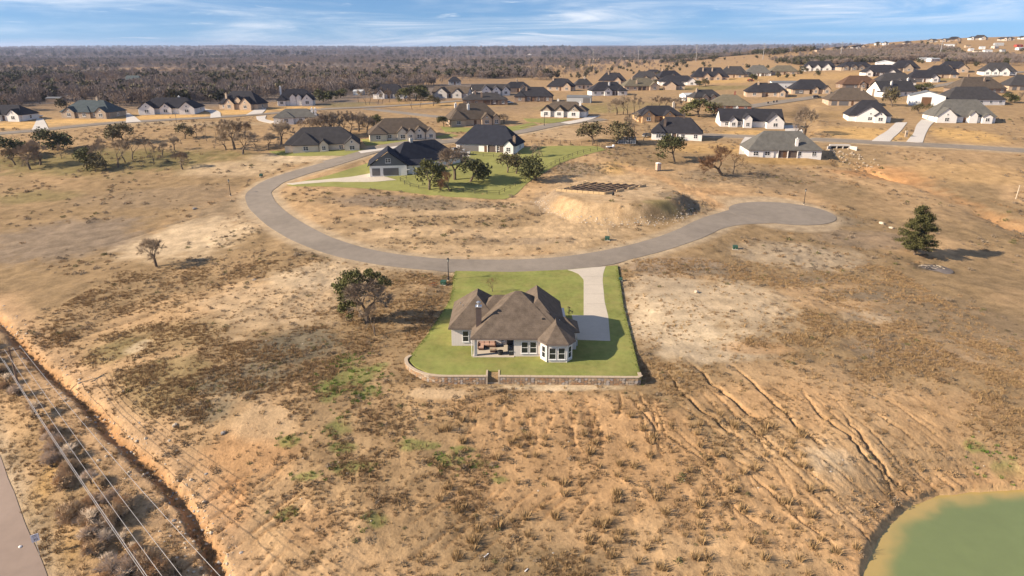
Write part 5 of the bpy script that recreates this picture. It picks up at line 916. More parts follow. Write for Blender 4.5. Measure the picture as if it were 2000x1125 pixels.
for p in [(46.8, 277.7, 9.53), (49.8, 276.7, 12.80), (53.1, 280.9, 8.37), (50.4, 289.5, 11.19)]: tree(random.choice(['bare_a','bare_c']), p, 'leafless grey tree clumped behind the chicken coop', group='bare clump behind the coop', sx=.75)
# left field
for p, k, lb in [((-189.30, 257.62, 8.93), 'oak_b', 'dark round evergreen at the left edge'), ((-178.87, 267.68, 9.23), 'oak_b', 'dark spreading evergreen near the left edge, second from it'), ((-151.00, 242.85, 7.75), 'oak_a', 'olive evergreen in the left field beside a clump of bare trees'), ((-146.00, 239.06, 5.82), 'oak_c', 'small olive tree right of the olive evergreen in the left field'), ((-162.22, 281.28, 7.13), 'oak_c', 'left tree of the grey green pair under the white gabled house'), ((-156.48, 279.42, 8.34), 'oak_c', 'right tree of the grey green pair under the white gabled house'), ((-135.30, 286.80, 6.40), 'oak_c', 'yellowish small oak under the three gabled white house'),
                 ((-59.68, 306.30, 6.80), 'oak_a', 'evergreen left of the cream four gabled house, the taller of two'), ((-55.87, 303.79, 5.40), 'oak_b', 'evergreen left of the cream four gabled house, the lower of two'), ((-30.67, 314.08, 5.10), 'oak_d', 'round oak at the left of the tan house with pale chimneys'), ((-43.62, 389.67, 6.25), 'oak_c', 'leaning oak on the dry lot before the grey brown house'), ((-3.54, 322.29, 5.23), 'bare_d', 'bare tree at the right end of the tan house with pale chimneys'), ((-112.16, 417.82, 7.90), 'oak_b', 'dark evergreen right of the steep white house, biggest of its clump'), ((-109.37, 426.06, 6.19), 'oak_d', 'dark evergreen in the clump right of the steep white house, middle one'), ((-108.66, 449.16, 6.52), 'oak_b', 'dark evergreen at the right end of the clump by the steep white house'), ((-63.39, 420.26, 7.94), 'oak_a', 'olive evergreen left of the grey brown house, leftmost of three'), ((-58.01, 423.39, 9.23), 'oak_b', 'evergreen left of the grey brown house, tallest of three'), ((-54.59, 438.20, 8.27), 'oak_d', 'evergreen touching the grey brown house'), ((-77.53, 296.47, 6.16), 'brown', 'brown leafed bush among the bare trees by the low white house')]:
    tree(k, p, lb, sx=1.1)
for p in [(-171.8, 244.0, 9.27), (-171.4, 248.7, 9.79), (-142.5, 240.6, 11.34), (-139.8, 242.8, 11.43), (-146.7, 245.0, 10.22), (-140.7, 254.4, 9.59), (-129.0, 246.5, 8.59), (-131.4, 258.9, 5.45), (-115.9, 240.7, 6.58), (-119.3, 278.0, 9.13), (-110.6, 266.6, 6.40), (-107.3, 267.4, 12.82), (-101.0, 258.4, 9.72), (-130.9, 267.2, 6.01), (-140.8, 249.7, 9.06), (-139.3, 262.1, 6.70), (-180.7, 249.2, 6.79), (-168.0, 256.2, 5.79), (-129.8, 285.8, 6.38), (-124.0, 281.8, 7.14), (-99.7, 268.8, 6.04), (-93.6, 265.3, 7.16), (-109.7, 285.6, 8.08), (-119.7, 289.8, 7.75)]:
    tree(random.choice(['bare_a','bare_b','bare_c','bare_d']), p, 'leafless grey tree in the scrubby field below the left street', group='leafless trees in the left field', sx=.9)
for p in [(-91.8, 274.8, 10.26), (-80.7, 291.9, 9.11), (-76.9, 289.7, 11.63), (-74.3, 291.9, 10.84), (-72.5, 296.5, 10.12), (-69.5, 298.9, 9.75), (-66.5, 301.3, 9.37), (-62.3, 298.9, 7.53), (-84.7, 296.5, 7.48), (-82.2, 303.8, 9.90), (-90.9, 301.3, 5.80)]:
    tree(random.choice(['bare_a','bare_b','bare_d']), p, 'leafless tree in the brushy patch right of the low white house', group='brushy patch behind the street bend', sx=1.0)
for p in [(-81.9, 395.5, 9.22), (-79.9, 395.4, 8.64), (-75.3, 395.4, 9.22), (-74.0, 401.2, 9.93), (-64.1, 400.9, 7.01), (-52.9, 372.8, 8.17), (-50.0, 382.1, 7.25), (-71.5, 410.6, 8.36), (-89.6, 411.8, 7.79)]:
    tree(random.choice(['bare_a','bare_c']), p, 'thin leafless tree along the link road', group='thin trees along the link road', sx=.7)

# ---------------------------------------------------------------- ground cover and woods: what nobody could count
def scatter(name, P, S, R, var, meshes, label, m_over=None):
    me = bpy.data.meshes.new(name); me.vertices.add(len(P)); me.vertices.foreach_set('co', P.astype(np.float32).ravel())
    for n, a, t in (('size', S, 'FLOAT'), ('turn', R, 'FLOAT'), ('variant', var, 'INT')):
        at = me.attributes.new(n, t, 'POINT'); at.data.foreach_set('value', a.astype(np.int32 if t == 'INT' else np.float32))
    me.update(); o = link(name, me); ng = bpy.data.node_groups.new(name, 'GeometryNodeTree')
    ng.interface.new_socket('Geometry', in_out='INPUT', socket_type='NodeSocketGeometry'); ng.interface.new_socket('Geometry', in_out='OUTPUT', socket_type='NodeSocketGeometry')
    n, l = ng.nodes, ng.links; gi = n.new('NodeGroupInput'); go = n.new('NodeGroupOutput'); jo = n.new('GeometryNodeJoinGeometry')
    def named(nm, t): k = n.new('GeometryNodeInputNamedAttribute'); k.data_type = t; k.inputs[0].default_value = nm; return k.outputs[0]
    sz, tn, vr = named('size', 'FLOAT'), named('turn', 'FLOAT'), named('variant', 'INT'); cx = n.new('ShaderNodeCombineXYZ'); l.new(tn, cx.inputs[2])
    for k, src in enumerate(meshes):
        ob = bpy.data.objects.new(name + '_piece', src); oi = n.new('GeometryNodeObjectInfo'); oi.inputs[0].default_value = ob; oi.inputs[1].default_value = True
        cp = n.new('FunctionNodeCompare'); cp.data_type = 'INT'; cp.operation = 'EQUAL'; l.new(vr, cp.inputs[2]); cp.inputs[3].default_value = k
        ip = n.new('GeometryNodeInstanceOnPoints'); l.new(gi.outputs[0], ip.inputs['Points']); l.new(cp.outputs[0], ip.inputs['Selection']); l.new(oi.outputs['Geometry'], ip.inputs['Instance']); l.new(cx.outputs[0], ip.inputs['Rotation']); l.new(sz, ip.inputs['Scale']); l.new(ip.outputs[0], jo.inputs[0])
    l.new(jo.outputs[0], go.inputs[0]); md = o.modifiers.new('scatter', 'NODES'); md.node_group = ng
    return tag(o, label, kind='stuff')
rg = np.random.RandomState(12)
STRAW = mat('straw_grass', (.40,.265,.13), rough=.95, var=.3, scale=2, spec=.03); STRAWD = mat('brown_grass', (.33,.215,.115), rough=.95, var=.3, scale=2, spec=.03); WEED = mat('grey_weed', (.26,.20,.14), rough=.95, var=.3, scale=2, spec=.03)
GRASS = mat('fresh_grass', (.14,.21,.04), rough=.9, var=.3, scale=2, spec=.05); BRUSH = mat('dark_brush', (.165,.125,.085), rough=.95, var=.35, scale=2, spec=.03); OLV = mat('olive_weed', (.165,.15,.065), rough=.95, var=.3, scale=2, spec=.03)
def tuft(seed, m, n=26, r=.28, h=.42, w=.035, out=.5):
    q = random.Random(seed); mb = MB()
    for k in range(n):
        a = q.uniform(0, 6.28); rr = r*math.sqrt(q.random()); x, y = rr*math.cos(a), rr*math.sin(a); hh = h*q.uniform(.5, 1.1); dx, dy = math.cos(a)*out*hh*q.uniform(.2, 1.2), math.sin(a)*out*hh*q.uniform(.2, 1.2); b = q.uniform(0, 6.28); wx, wy = w*math.cos(b), w*math.sin(b)
        mb.add([(x-wx, y-wy, -.05), (x+wx, y+wy, -.05), (x+dx, y+dy, hh)], [(0, 1, 2)])
    me = mb.mesh('tuft'); me.materials.append(m); return me
def bush(seed, m, n=90, r=.5, flat=.62, s=.07):
    rgl = np.random.RandomState(seed); k = rgl.normal(size=(n, 3)); k /= np.linalg.norm(k, axis=1, keepdims=True); k *= r*(.35+.65*rgl.rand(n, 1)**.5)*(.75+.4*rgl.rand(n, 1)); k[:, 2] = np.abs(k[:, 2])*flat*1.3; N = rgl.normal(size=(n, 3)); N /= np.linalg.norm(N, axis=1, keepdims=True)
    return quads('bush', k, N, s*(.6+.8*rgl.rand(n)), m, .6, seed)
GRP = [tuft(1, STRAW), tuft(2, STRAWD), tuft(3, STRAW, 18, .18, .3), tuft(4, STRAWD, 34, .4, .34, .04, .8), bush(5, WEED), bush(6, STRAWD, 80, .45), bush(7, BRUSH, 90, .5, .7), bush(8, OLV, 90, .5, .6), tuft(9, STRAW, 60, .3, .8, .03, .55)]
LUM = C.mean(-1)
def at(A, x, y):
    i = np.clip(np.searchsorted(XS, x), 0, len(XS)-1); j = np.clip(np.searchsorted(YS, y), 0, len(YS)-1); return A[j, i]
def pts(n, x0, x1, y0, y1): return rg.uniform(x0, x1, n), rg.uniform(y0, y1, n)
def put(name, x, y, S, var, meshes, label, sink=.0):
    k = np.ones(len(x), bool)
    for e in EXCL:
        ex = np.array(e); c = (x > ex[:, 0].min()) & (x < ex[:, 0].max()) & (y > ex[:, 1].min()) & (y < ex[:, 1].max())
        if c.any(): q = np.where(c)[0]; k[q[inside(x[q], y[q], e)]] = False
    x, y, S, var = x[k], y[k], S[k], np.asarray(var)[k]
    z = Hv(x, y) - sink; return scatter(name, np.stack([x, y, z], -1), S, rg.uniform(0, 6.28, len(x)), var, meshes, label)
def clear(x, y, gap=.5): return (at(rd, x, y) > gap) & (at(sh, x, y) > .9) & (sdist(x, y, LOT) > .5)
# low dry grass and weeds
x, y = pts(190000, -92, 88, 56, 150); d = .10 + .8*sstep(.30, .17, at(LUM, x, y)); cl = sstep(.40, .66, .5 + 1.1*fbm(x/5, y/5, 4, 55)); pr = d*(.12 + .95*cl); pr[y > 118] *= .6
k = (rg.rand(len(x)) < pr) & clear(x, y); x, y = x[k], y[k]; v = rg.choice(4, len(x), p=[.3, .3, .25, .15]); s = (.42 + .7*rg.rand(len(x))**2.5)
put('dry_grass', x, y, s, v, GRP[:4], 'dry straw coloured grass scattered over the bare slopes'); n1 = len(x)
# low weeds and little bushes, each with its shadow
x, y = pts(26000, -95, 95, 56, 165); cl = sstep(.38, .68, .5 + 1.2*fbm(x/9, y/9, 4, 56)); pr = (.05 + .55*cl)*(.25+.9*sstep(.36, .19, at(LUM, x, y)))
k = (rg.rand(len(x)) < pr) & clear(x, y, 1.2); x, y = x[k], y[k]; v = rg.choice(4, len(x), p=[.38, .34, .2, .08]); s = .35 + .95*rg.rand(len(x))**3
put('low_brush', x, y, s, v, GRP[4:8], 'small grey brown weeds dotted over the slopes', .05)
x, y = pts(170, -10, 40, 58, 86); k = clear(x, y); x, y = x[k], y[k]; put('tall_straw', x, y, .8+.8*rg.rand(len(x)), np.zeros(len(x)), [GRP[8]], 'pale tall straw tufts on the slope above the pond')
# brush that lies in dark patches
PATCH = [(-20.6, 193.3, 23.6, 4.5), (-39.2, 198.5, 16.6, 6.3), (48.1, 191.4, 8.8, 8.0), (73.3, 227.2, 18.8, 10.2), (22.8, 234.7, 13.2, 9.8), (71.9, 130.8, 11.5, 4.6), (91.1, 185.5, 8.5, 6.3), (41.5, 142.2, 7.8, 3.1), (61.5, 138.8, 9.9, 2.9), (-13.7, 178.5, 24.7, 5.2), (121.4, 246.8, 5.5, 11.1), (84.2, 223.8, 15.2, 7.3), (-72.3, 181.4, 8.3, 18.2), (-66.7, 145.9, 10.4, 3.7), (67.2, 182.3, 8.4, 3.6)]
X, Y, V, S = [], [], [], []
for b in PATCH:
    n = int(min(2600, 2.2*b[2]*b[3])); a = rg.uniform(0, 6.28, n); r = np.sqrt(rg.rand(n)); X.append(b[0]+b[2]*r*np.cos(a)); Y.append(b[1]+b[3]*r*np.sin(a))
x, y = np.concatenate(X), np.concatenate(Y); k = clear(x, y, 1) & (rg.rand(len(x)) < .25+.75*sstep(.42, .6, .5+fbm(x/6, y/6, 3, 57))); x, y = x[k], y[k]
put('dark_brush', x, y, (.38+.75*rg.rand(len(x))**2)*(1+.0012*np.maximum(y-110, 0)), rg.choice(4, len(x), p=[.3, .25, .35, .1]), GRP[4:8], 'dark matted winter brush in patches', .05)
X, Y = [], []
for b in ((-36.0, 102.6, 8.0, 6.6), (-31.6, 108.3, 4.4, 5.1), (-39.1, 94.3, 6.6, 5.0), (-41.9, 87.3, 5.1, 3.3), (-43.5, 83.6, 2.9, 2.1)):
    n = int(min(2600, 2.4*b[2]*b[3])); a = rg.uniform(0, 6.28, n); r = np.sqrt(rg.rand(n)); X.append(b[0]+b[2]*r*np.cos(a)); Y.append(b[1]+b[3]*r*np.sin(a))
x, y = np.concatenate(X), np.concatenate(Y); k = clear(x, y, 1) & (rg.rand(len(x)) < .3+.7*sstep(.4, .6, .5+fbm(x/5, y/5, 3, 57))); x, y = x[k], y[k]
put('hollow_brush', x, y, .35+.65*rg.rand(len(x))**2, rg.choice(4, len(x), p=[.5, .05, .2, .25]), GRP[4:8], 'grey green brush in the hollow left of the stone wall', .05)
# field scrub further back
x, y = pts(26000, -260, 270, 150, 345); cl = sstep(.42, .66, .5+1.1*fbm(x/16, y/16, 3, 58)); k = (rg.rand(len(x)) < .45*cl*(.3+.8*sstep(.36, .2, at(LUM, x, y)))) & (at(rd, x, y) > 2.5); x, y = x[k], y[k]
for hx, hy in [(o.location.x, o.location.y) for o in COL.objects if o.parent is None and o.get('category') == 'house' and o.location.y < 360 and o.location.y > 150]: k = np.hypot(x-hx, y-hy-2) > 15; x, y = x[k], y[k]
put('field_scrub', x, y, .8+1.4*rg.rand(len(x))**2, rg.choice(4, len(x), p=[.4, .35, .17, .08]), GRP[4:8], 'low scrub speckling the fields behind the street', .08)
# fresh green patches
X, Y = [], []
for b in GREENS:
    n = int(min(2600, 8*b[2]*b[3])); a = rg.uniform(0, 6.28, n); r = np.sqrt(rg.rand(n))**1.2*1.7; X.append(b[0]+b[2]*r*np.cos(a)); Y.append(b[1]+b[3]*r*np.sin(a))
x, y = np.concatenate(X), np.concatenate(Y); k = (rg.rand(len(x)) < sstep(.36, .6, .5+1.2*fbm(x/3, y/3, 3, 59))) & clear(x, y); x, y = x[k], y[k]
put('green_grass', x, y, .5+.6*rg.rand(len(x)), np.zeros(len(x)), [tuft(10, GRASS, 30, .3, .3, .04)], 'fresh green grass in ragged patches on the brown slope')
# grass creeping over the lawn's edge
ed_ = [(a, b) for a, b in zip(LOT, LOT[1:]+LOT[:1])]; X, Y = [], []
for i, ((ax, ay), (bx, by)) in enumerate(ed_):
    if i in (0, 1, 2, 6, 7, 8, 9, 10, 11): continue
    n = int(math.hypot(bx-ax, by-ay)*16); t_ = rg.rand(n); X.append(ax+(bx-ax)*t_+rg.normal(size=n)*.28); Y.append(ay+(by-ay)*t_+rg.normal(size=n)*.28)
x, y = np.concatenate(X), np.concatenate(Y); z = np.maximum(Hv(x, y), np.where(inside(x, y, LOT), -.02, -9)); scatter('lawn_edge_grass', np.stack([x, y, z], -1), .2+.28*rg.rand(len(x)), rg.uniform(0, 6.28, len(x)), np.zeros(len(x)), [tuft(12, mat('lawn_blades', (.17,.20,.05), rough=.9, var=.3, scale=2, spec=.05), 26, .3, .3, .04)], 'ragged grass along the edges of the lawn')
# thicket of bare shrubs between the county road and the gully
x, y = pts(3400, -95, -20, 50, 110); cd = pdist(x, y, COUNTY); gd = pdist(x, y, GULLY); k = (cd > 8.5) & (gd > 5) & inside(x, y, [*COUNTY, *GULLY[::-1]]) & (rg.rand(len(x)) < np.clip(1.25 - .06*cd + .5*fbm(x/6, y/6, 2, 60), 0, 1)); x, y = x[k], y[k]
SHT = mat('pale_shrub_twigs', (.68,.53,.39), rough=.95, var=.3, scale=1, spec=.03)
make_bare('shrub', 201, twm=SHT, h=4, depth=3, kids=3, spread=.75, fork=.14, ratio=.78, tw=5, twl=.7); make_bare('shrub_b', 203, h=4, depth=3, kids=4, spread=.8, fork=.1, ratio=.74, tw=9, twl=.55, twm=mat('tawny_shrub_twigs', (.60,.41,.24), rough=.95, var=.3, scale=1, spec=.03))
def fuse(key):
    bm = bmesh.new(); mats = []
    for me in KIND[key]:
        k0 = len(bm.faces); bm.from_mesh(me); bm.faces.ensure_lookup_table()
        if me.materials[0] not in mats: mats.append(me.materials[0])
        for f in bm.faces[k0:]: f.material_index = mats.index(me.materials[0])
    o = bpy.data.meshes.new(key); bm.to_mesh(o); bm.free(); [o.materials.append(m) for m in mats]; return o
SHR = [fuse('shrub'), fuse('shrub_b'), GRP[5]]
v = rg.choice(3, len(x), p=[.5, .38, .12]); put('roadside_thicket', x, y, np.where(v == 2, 2.0, 1.2+1.7*rg.rand(len(x))**1.4), v, SHR, 'tangled thicket of leafless shrubs beside the county road', .1)
x, y = pts(13000, -100, -20, 48, 120); k = inside(x, y, [*COUNTY, *GULLY[::-1]]) & (pdist(x, y, COUNTY) > 4.6) & (pdist(x, y, GULLY) > 2); x, y = x[k], y[k]
VST = mat('pale_verge_straw', (.56,.41,.23), rough=.95, var=.3, scale=2, spec=.03)
put('verge_grass', x, y, .5+.7*rg.rand(len(x))**1.5, rg.choice(3, len(x), p=[.45,.45,.1]), [tuft(31, VST, 16, .3, .34, .035, .9), tuft(32, VST, 10, .2, .26, .03, .7), GRP[1]], 'long tawny grass on the verge of the county road')
x, y = pts(90, 34, 60, 60, 80); k = (at(sh, x, y) < 3.2) & (at(sh, x, y) > .5) & (rg.rand(len(x)) < .6); x, y = x[k], y[k]; put('bank_brush', x, y, .8+1.1*rg.rand(len(x)), rg.choice(2, len(x)), [GRP[4], GRP[5]], 'small bare shrubs along the pond bank', .1)
# pebbles and rubble
def pebble(seed, m):
    bm = bmesh.new(); bmesh.ops.create_icosphere(bm, subdivisions=1, radius=.5); q = random.Random(seed)
    for v in bm.verts: v.co = Vector((v.co.x*q.uniform(.7, 1.2), v.co.y*q.uniform(.6, 1.0), v.co.z*q.uniform(.45, .8)))
    me = bpy.data.meshes.new('pebble'); bm.to_mesh(me); bm.free(); me.materials.append(m); return me
ROCKM = mat('limestone_rubble', (.55,.45,.33), rough=.9, var=.2, scale=3, bump=.2); ROCKG = mat('grey_rubble', (.36,.32,.28), rough=.9, var=.25, scale=3, bump=.2)
PEB = [pebble(1, ROCKM), pebble(2, ROCKG), pebble(3, ROCKM)]
x, y = pts(7000, -80, 85, 58, 165); k = clear(x, y, -.2) & (rg.rand(len(x)) < .1+.6*sstep(.28, .42, at(LUM, x, y))); x, y = x[k], y[k]; s = .06+.34*rg.rand(len(x))**5
gx_, gy_ = [], []
for (ax, ay), (bx, by) in zip(GULLY[:-1], GULLY[1:]):
    t = rg.rand(60); gx_.append(ax+(bx-ax)*t+rg.normal(size=60)*1.5); gy_.append(ay+(by-ay)*t+rg.normal(size=60)*1.5)
x = np.concatenate([x]+gx_); y = np.concatenate([y]+gy_); s = np.concatenate([s, .2+.5*rg.rand(60*(len(GULLY)-1))**3])
put('loose_stones', x, y, s, rg.choice(3, len(x)), PEB, 'pale loose stones littering the bare earth', .02)
# rock toe of the building mound
a = np.linspace(math.pi*.98, math.pi*1.9, 900); a = a+rg.normal(size=900)*.01; r = 1.0+.045*rg.normal(size=900); x = MOUND[0]+MOUND[2]*r*np.cos(a); y = MOUND[1]+MOUND[3]*r*np.sin(a)
put('rock_toe', x, y, .16+.5*rg.rand(900)**3, rg.choice(3, 900, p=[.25,.55,.2]), PEB, 'loose rocks piled along the foot of the building mound', .05)
# the woods
def lp_bare(seed, m, n=120):
    rgl = np.random.RandomState(seed); mb = MB(); q = random.Random(seed); mb.tube((0,0,-.3), (0,0,3.2), .16, .1, 4, False)
    for k in range(n):
        a = q.uniform(0, 6.28); u = q.uniform(-.5, 1); rr = 2.6*math.sqrt(max(0, 1-u*u*.9))*q.uniform(.5, 1); c = Vector((rr*math.cos(a), rr*math.sin(a), 4.4+u*2.6)); d = (c-Vector((0, 0, 2.2))).normalized()*q.uniform(.6, 1.3)+Vector((q.gauss(0, .4), q.gauss(0, .4), .1)); o = d.orthogonal().normalized()*.13
        o = Matrix.Rotation(q.uniform(0, 6.28), 3, d) @ o; mb.add([c-d*.6-o, c-d*.6+o, c+d*.6], [(0,1,2)])
    me = mb.mesh('wood'); me.materials.append(m); return me
def lp_green(seed, m): 
    rgl = np.random.RandomState(seed); cs = rgl.normal(size=(9, 3)); cs /= np.linalg.norm(cs, axis=1, keepdims=True); cs = cs*np.array([2.6, 2.6, 1.7])+np.array([0, 0, 4.3]); P = (cs[:, None]+rgl.normal(size=(9, 26, 3))*np.array([1.0, 1.0, .85])).reshape(-1, 3); N = rgl.normal(size=P.shape); N[:, 2] += .4; N /= np.linalg.norm(N, axis=1, keepdims=True); return quads('wood', P, N, .62*(.6+.8*rgl.rand(len(P))), m, .8, seed)
WT = mat('far_twigs', (.245,.195,.165), rough=.95, var=.25, scale=.3, spec=.02); WT2 = mat('far_twigs_grey', (.215,.18,.165), rough=.95, var=.25, scale=.3, spec=.02); WT3 = mat('far_twigs_russet', (.25,.185,.135), rough=.95, var=.25, scale=.3, spec=.02); WG = leafm('far_evergreen', (.070,.068,.034)); WG2 = leafm('far_evergreen_olive', (.105,.092,.05))
LPM = [lp_bare(1, WT), lp_bare(2, WT2), lp_bare(3, WT3), lp_green(4, WG), lp_green(5, WG2)]
HOUSES = np.array([(o.location.x, o.location.y) for o in COL.objects if o.parent is None and o.get('category') in ('house', 'barn', 'building', 'shed')])
W1 = [(-269.31, 347.92), (-249.13, 355.72), (-240.10, 366.13), (-210.10, 377.37), (-207.98, 387.60), (-177.84, 401.36), (-182.30, 429.54), (-153.85, 442.13), (-154.45, 468.80), (-121.75, 467.27), (-114.85, 496.73), (-101.79, 512.77), (-66.78, 545.09), (-46.41, 645.73), (0.00, 750.44), (29.02, 673.29), (65.54, 761.67), (130.31, 910.40), (204.91, 989.20), (242.69, 1000.24), (255.37, 1194.54), (256.68, 1802.23), (345.25, 2858.03), (256.42, 3611.99), (-2354.29, 5532.29), (-3355.87, 4463.70)]
W2 = [(340.18, 955.63), (406.11, 1021.27), (453.59, 999.02), (513.57, 1036.38), (565.50, 999.23), (555.21, 900.42), (507.07, 810.89), (408.85, 755.44), (345.78, 745.98), (326.75, 763.30)]
W3 = [(393.65, 658.57), (433.69, 676.21), (445.20, 605.11), (535.79, 731.34), (507.44, 793.26), (490.00, 801.44)]
W4 = [(357.43, 2793.75), (455.57, 2464.65), (361.21, 1983.29), (261.68, 2042.46)]
W5 = [(267.58, 1295.41), (326.97, 1313.13), (356.92, 1255.40), (335.77, 1174.58), (291.38, 1169.34), (246.08, 1182.32)]
W6 = [(504.78, 3952.03), (1019.58, 3591.30), (446.71, 1259.67), (483.52, 1066.70), (462.14, 1018.33), (385.00, 1084.36), (674.17, 3164.34), (422.33, 3303.43)]
def wood(poly, n, smin, smax, green, hgap=13):
    p = np.array(poly); x, y = pts(n, p[:, 0].min(), p[:, 0].max(), p[:, 1].min(), min(p[:, 1].max(), 3200)); k = inside(x, y, poly); k &= at(rd, x, y) > 4; x, y = x[k], y[k]
    if len(HOUSES): 
        near_ = np.ones(len(x), bool)
        for hx, hy in HOUSES[HOUSES[:, 1] < 900]: near_ &= np.hypot(x-hx, (y-hy-2)/1.5) > hgap
        x, y = x[near_], y[near_]
    op = fbm(x/50, y/70, 3, 66); k = (op > -.05) | (rg.rand(len(x)) < .1); x, y = x[k], y[k]
    g = rg.rand(len(x)) < np.clip(green + 2.0*fbm(x/60, y/100, 3, 67), .02, .9); v = np.where(g, rg.choice([3, 4], len(x)), rg.choice(3, len(x), p=[.45, .33, .22])); return x, y, v, smin + (smax-smin)*rg.rand(len(x))
A = [wood(W1, 30000, .6, 1.25, .04)]
p = np.array(W1)
# nearer part denser
x, y = pts(17000, -620, 40, 350, 900); k = inside(x, y, W1); k &= at(rd, x, y) > 4; x, y = x[k], y[k]
for hx, hy in HOUSES[HOUSES[:, 1] < 900]: k = (np.abs(x-hx) > 15) | (y < hy-16) | (y > hy+13); x, y = x[k], y[k]
k = (fbm(x/50, y/70, 3, 66) > -.05) | (rg.rand(len(x)) < .08); x, y = x[k], y[k]; g = rg.rand(len(x)) < np.clip(.04+2.0*fbm(x/40, y/60, 3, 67), .03, .9); A.append((x, y, np.where(g, rg.choice([3, 4], len(x)), rg.choice(3, len(x), p=[.45, .33, .22])), .6+.75*rg.rand(len(x))))
A += [wood(W2, 9000, .6, 1.0, .05, 10), wood(W3, 4000, .6, 1.0, .05), wood(W4, 900, .6, 1, .5), wood(W5, 900, .4, .8, .4), wood(W6, 14000, .8, 1.3, .35)]
x, y = pts(26000, -3600, 3200, 1500, 3600); k = (at(fl, x, y) > -.02) & (x/y < .35); x, y = x[k], y[k]; g = rg.rand(len(x)) < np.clip(.06+1.8*fbm(x/170, y/260, 3, 67), .03, .9); A.append((x, y, np.where(g, rg.choice([3, 4], len(x)), rg.choice(3, len(x), p=[.45, .4, .15])), 1.0+.7*rg.rand(len(x))))
x, y = pts(20000, -7500, 6500, 3300, 9500); k = np.abs(x/y) < .85; x, y = x[k], y[k]; A.append((x, y, rg.choice(5, len(x), p=[.38, .34, .08, .12, .08]), 2.2+1.6*rg.rand(len(x))))
x, y, v, s = [np.concatenate([a[i] for a in A]) for i in range(4)]
print('woods', [len(a[0]) for a in A]); put('far_woods', x, y, s, v, LPM, 'leafless winter woods with scattered evergreens reaching to the horizon', .1)
# lone evergreens and bushes on the far fields
x, y = pts(260, 60, 640, 560, 1100); put('field_bushes', x, y, .35+.4*rg.rand(len(x)), rg.choice([0, 3, 4], len(x)), LPM, 'scattered bushes on the brown fields before the hill', .1)

# ---------------------------------------------------------------- street things
BLACK = mat('black_metal', (.025,.025,.027), rough=.5, var=.1); UGREEN = mat('utility_green', (.035,.085,.055), rough=.5, var=.1); LGLASS = mat('lamp_glass', (.35,.34,.30), rough=.2); WOODP = mat('weathered_pole', (.19,.135,.095), rough=.9, var=.25, scale=5)
GALV = mat('steel_pole', (.50,.48,.45), rough=.5, var=.08)
def lamp(p, label):
    x, y, h = p; t = thing('street_lamp', label, 'street lamp', (x, y, H(x, y))); k = h/5
    MB().lathe((0,0,0), [(.32*k,-.3),(.32*k,.12*k)], 10).build('footing', CONC, t); MB().lathe((0,0,.1*k), [(.17*k,0),(.17*k,.5*k),(.1*k,.6*k),(.075*k,3.9*k)], 10).build('post', BLACK, t)
    hd = MB().lathe((0,0,4.0*k), [(.1*k,0),(.14*k,.06*k),(.2*k,.1*k)], 8).build('lantern_base', BLACK, t); MB().lathe((0,0,4.1*k), [(.15*k,0),(.23*k,.55*k)], 8).build('lantern_glass', LGLASS, t); MB().lathe((0,0,4.65*k), [(.32*k,0),(.18*k,.2*k),(.04*k,.36*k)], 8).build('lantern_roof', BLACK, t)
lamp((-13.38, 136.37, 5.01), 'black lantern street lamp at the left back corner of the green lawn')
lamp((86.38, 198.82, 4.66), 'dark lamp post behind the turning circle')
lamp((-87.81, 210.48, 5.22), 'dark lamp post at the left outer bend of the street')
lamp((-156.06, 325.16, 3.83), 'small lamp post on the left street'); lamp((14.64, 316.76, 5.14), 'lamp post before the white and stone gabled house')
def ubox(p, label, w=1.1):
    x, y = p; t = thing('utility_box', label, 'utility box', (x, y, H(x, y)), random.uniform(-.3, .3)); MB().box(-w*.6, w*.6, -w*.55, w*.55, -.2, .1).build('pad', CONC, t); MB().box(-w*.5, w*.5, -w*.4, w*.45, .1, .62*w).build('cabinet', UGREEN, t); MB().add([(-w*.53,-w*.43,.62*w),(w*.53,-w*.43,.62*w),(w*.53,w*.48,.78*w),(-w*.53,w*.48,.78*w),(-w*.53,-w*.43,.7*w),(w*.53,-w*.43,.7*w),(w*.53,w*.48,.86*w),(-w*.53,w*.48,.86*w)], [(0,3,2,1),(4,5,6,7),(0,1,5,4),(1,2,6,5),(2,3,7,6),(3,0,4,7)]).build('lid', UGREEN, t); MB().box(-.03, .03, -w*.44, -w*.4, .2, .4*w).build('latch', GALV, t)
ubox((-14.18, 133.42), 'green utility box beside the street lamp left of the lawn'); ubox((23.50, 162.80), 'green utility box by stakes inside the street loop'); ubox((53.92, 158.75), 'green utility box on the grey ground right of the street'); ubox((22.83, 136.04), 'small dark utility box at the right edge of the lawn', .75); ubox((-84.88, 230.49), 'green utility box outside the street bend', 1.0)
st = thing('marker_stakes', 'pale crossed wooden stakes behind a green utility box in the loop', 'stakes', (*(23.96, 164.37), H(*(23.96, 164.37)))); STK = mat('stake_wood', (.55,.45,.33)); MB().tube((0,0,-.1), (-.2,.1,2.4), .05, .05, 5).build('stake', STK, st); MB().tube((1.1,.2,-.1), (-.1,.1,1.9), .05, .05, 5).build('stake', STK, st)
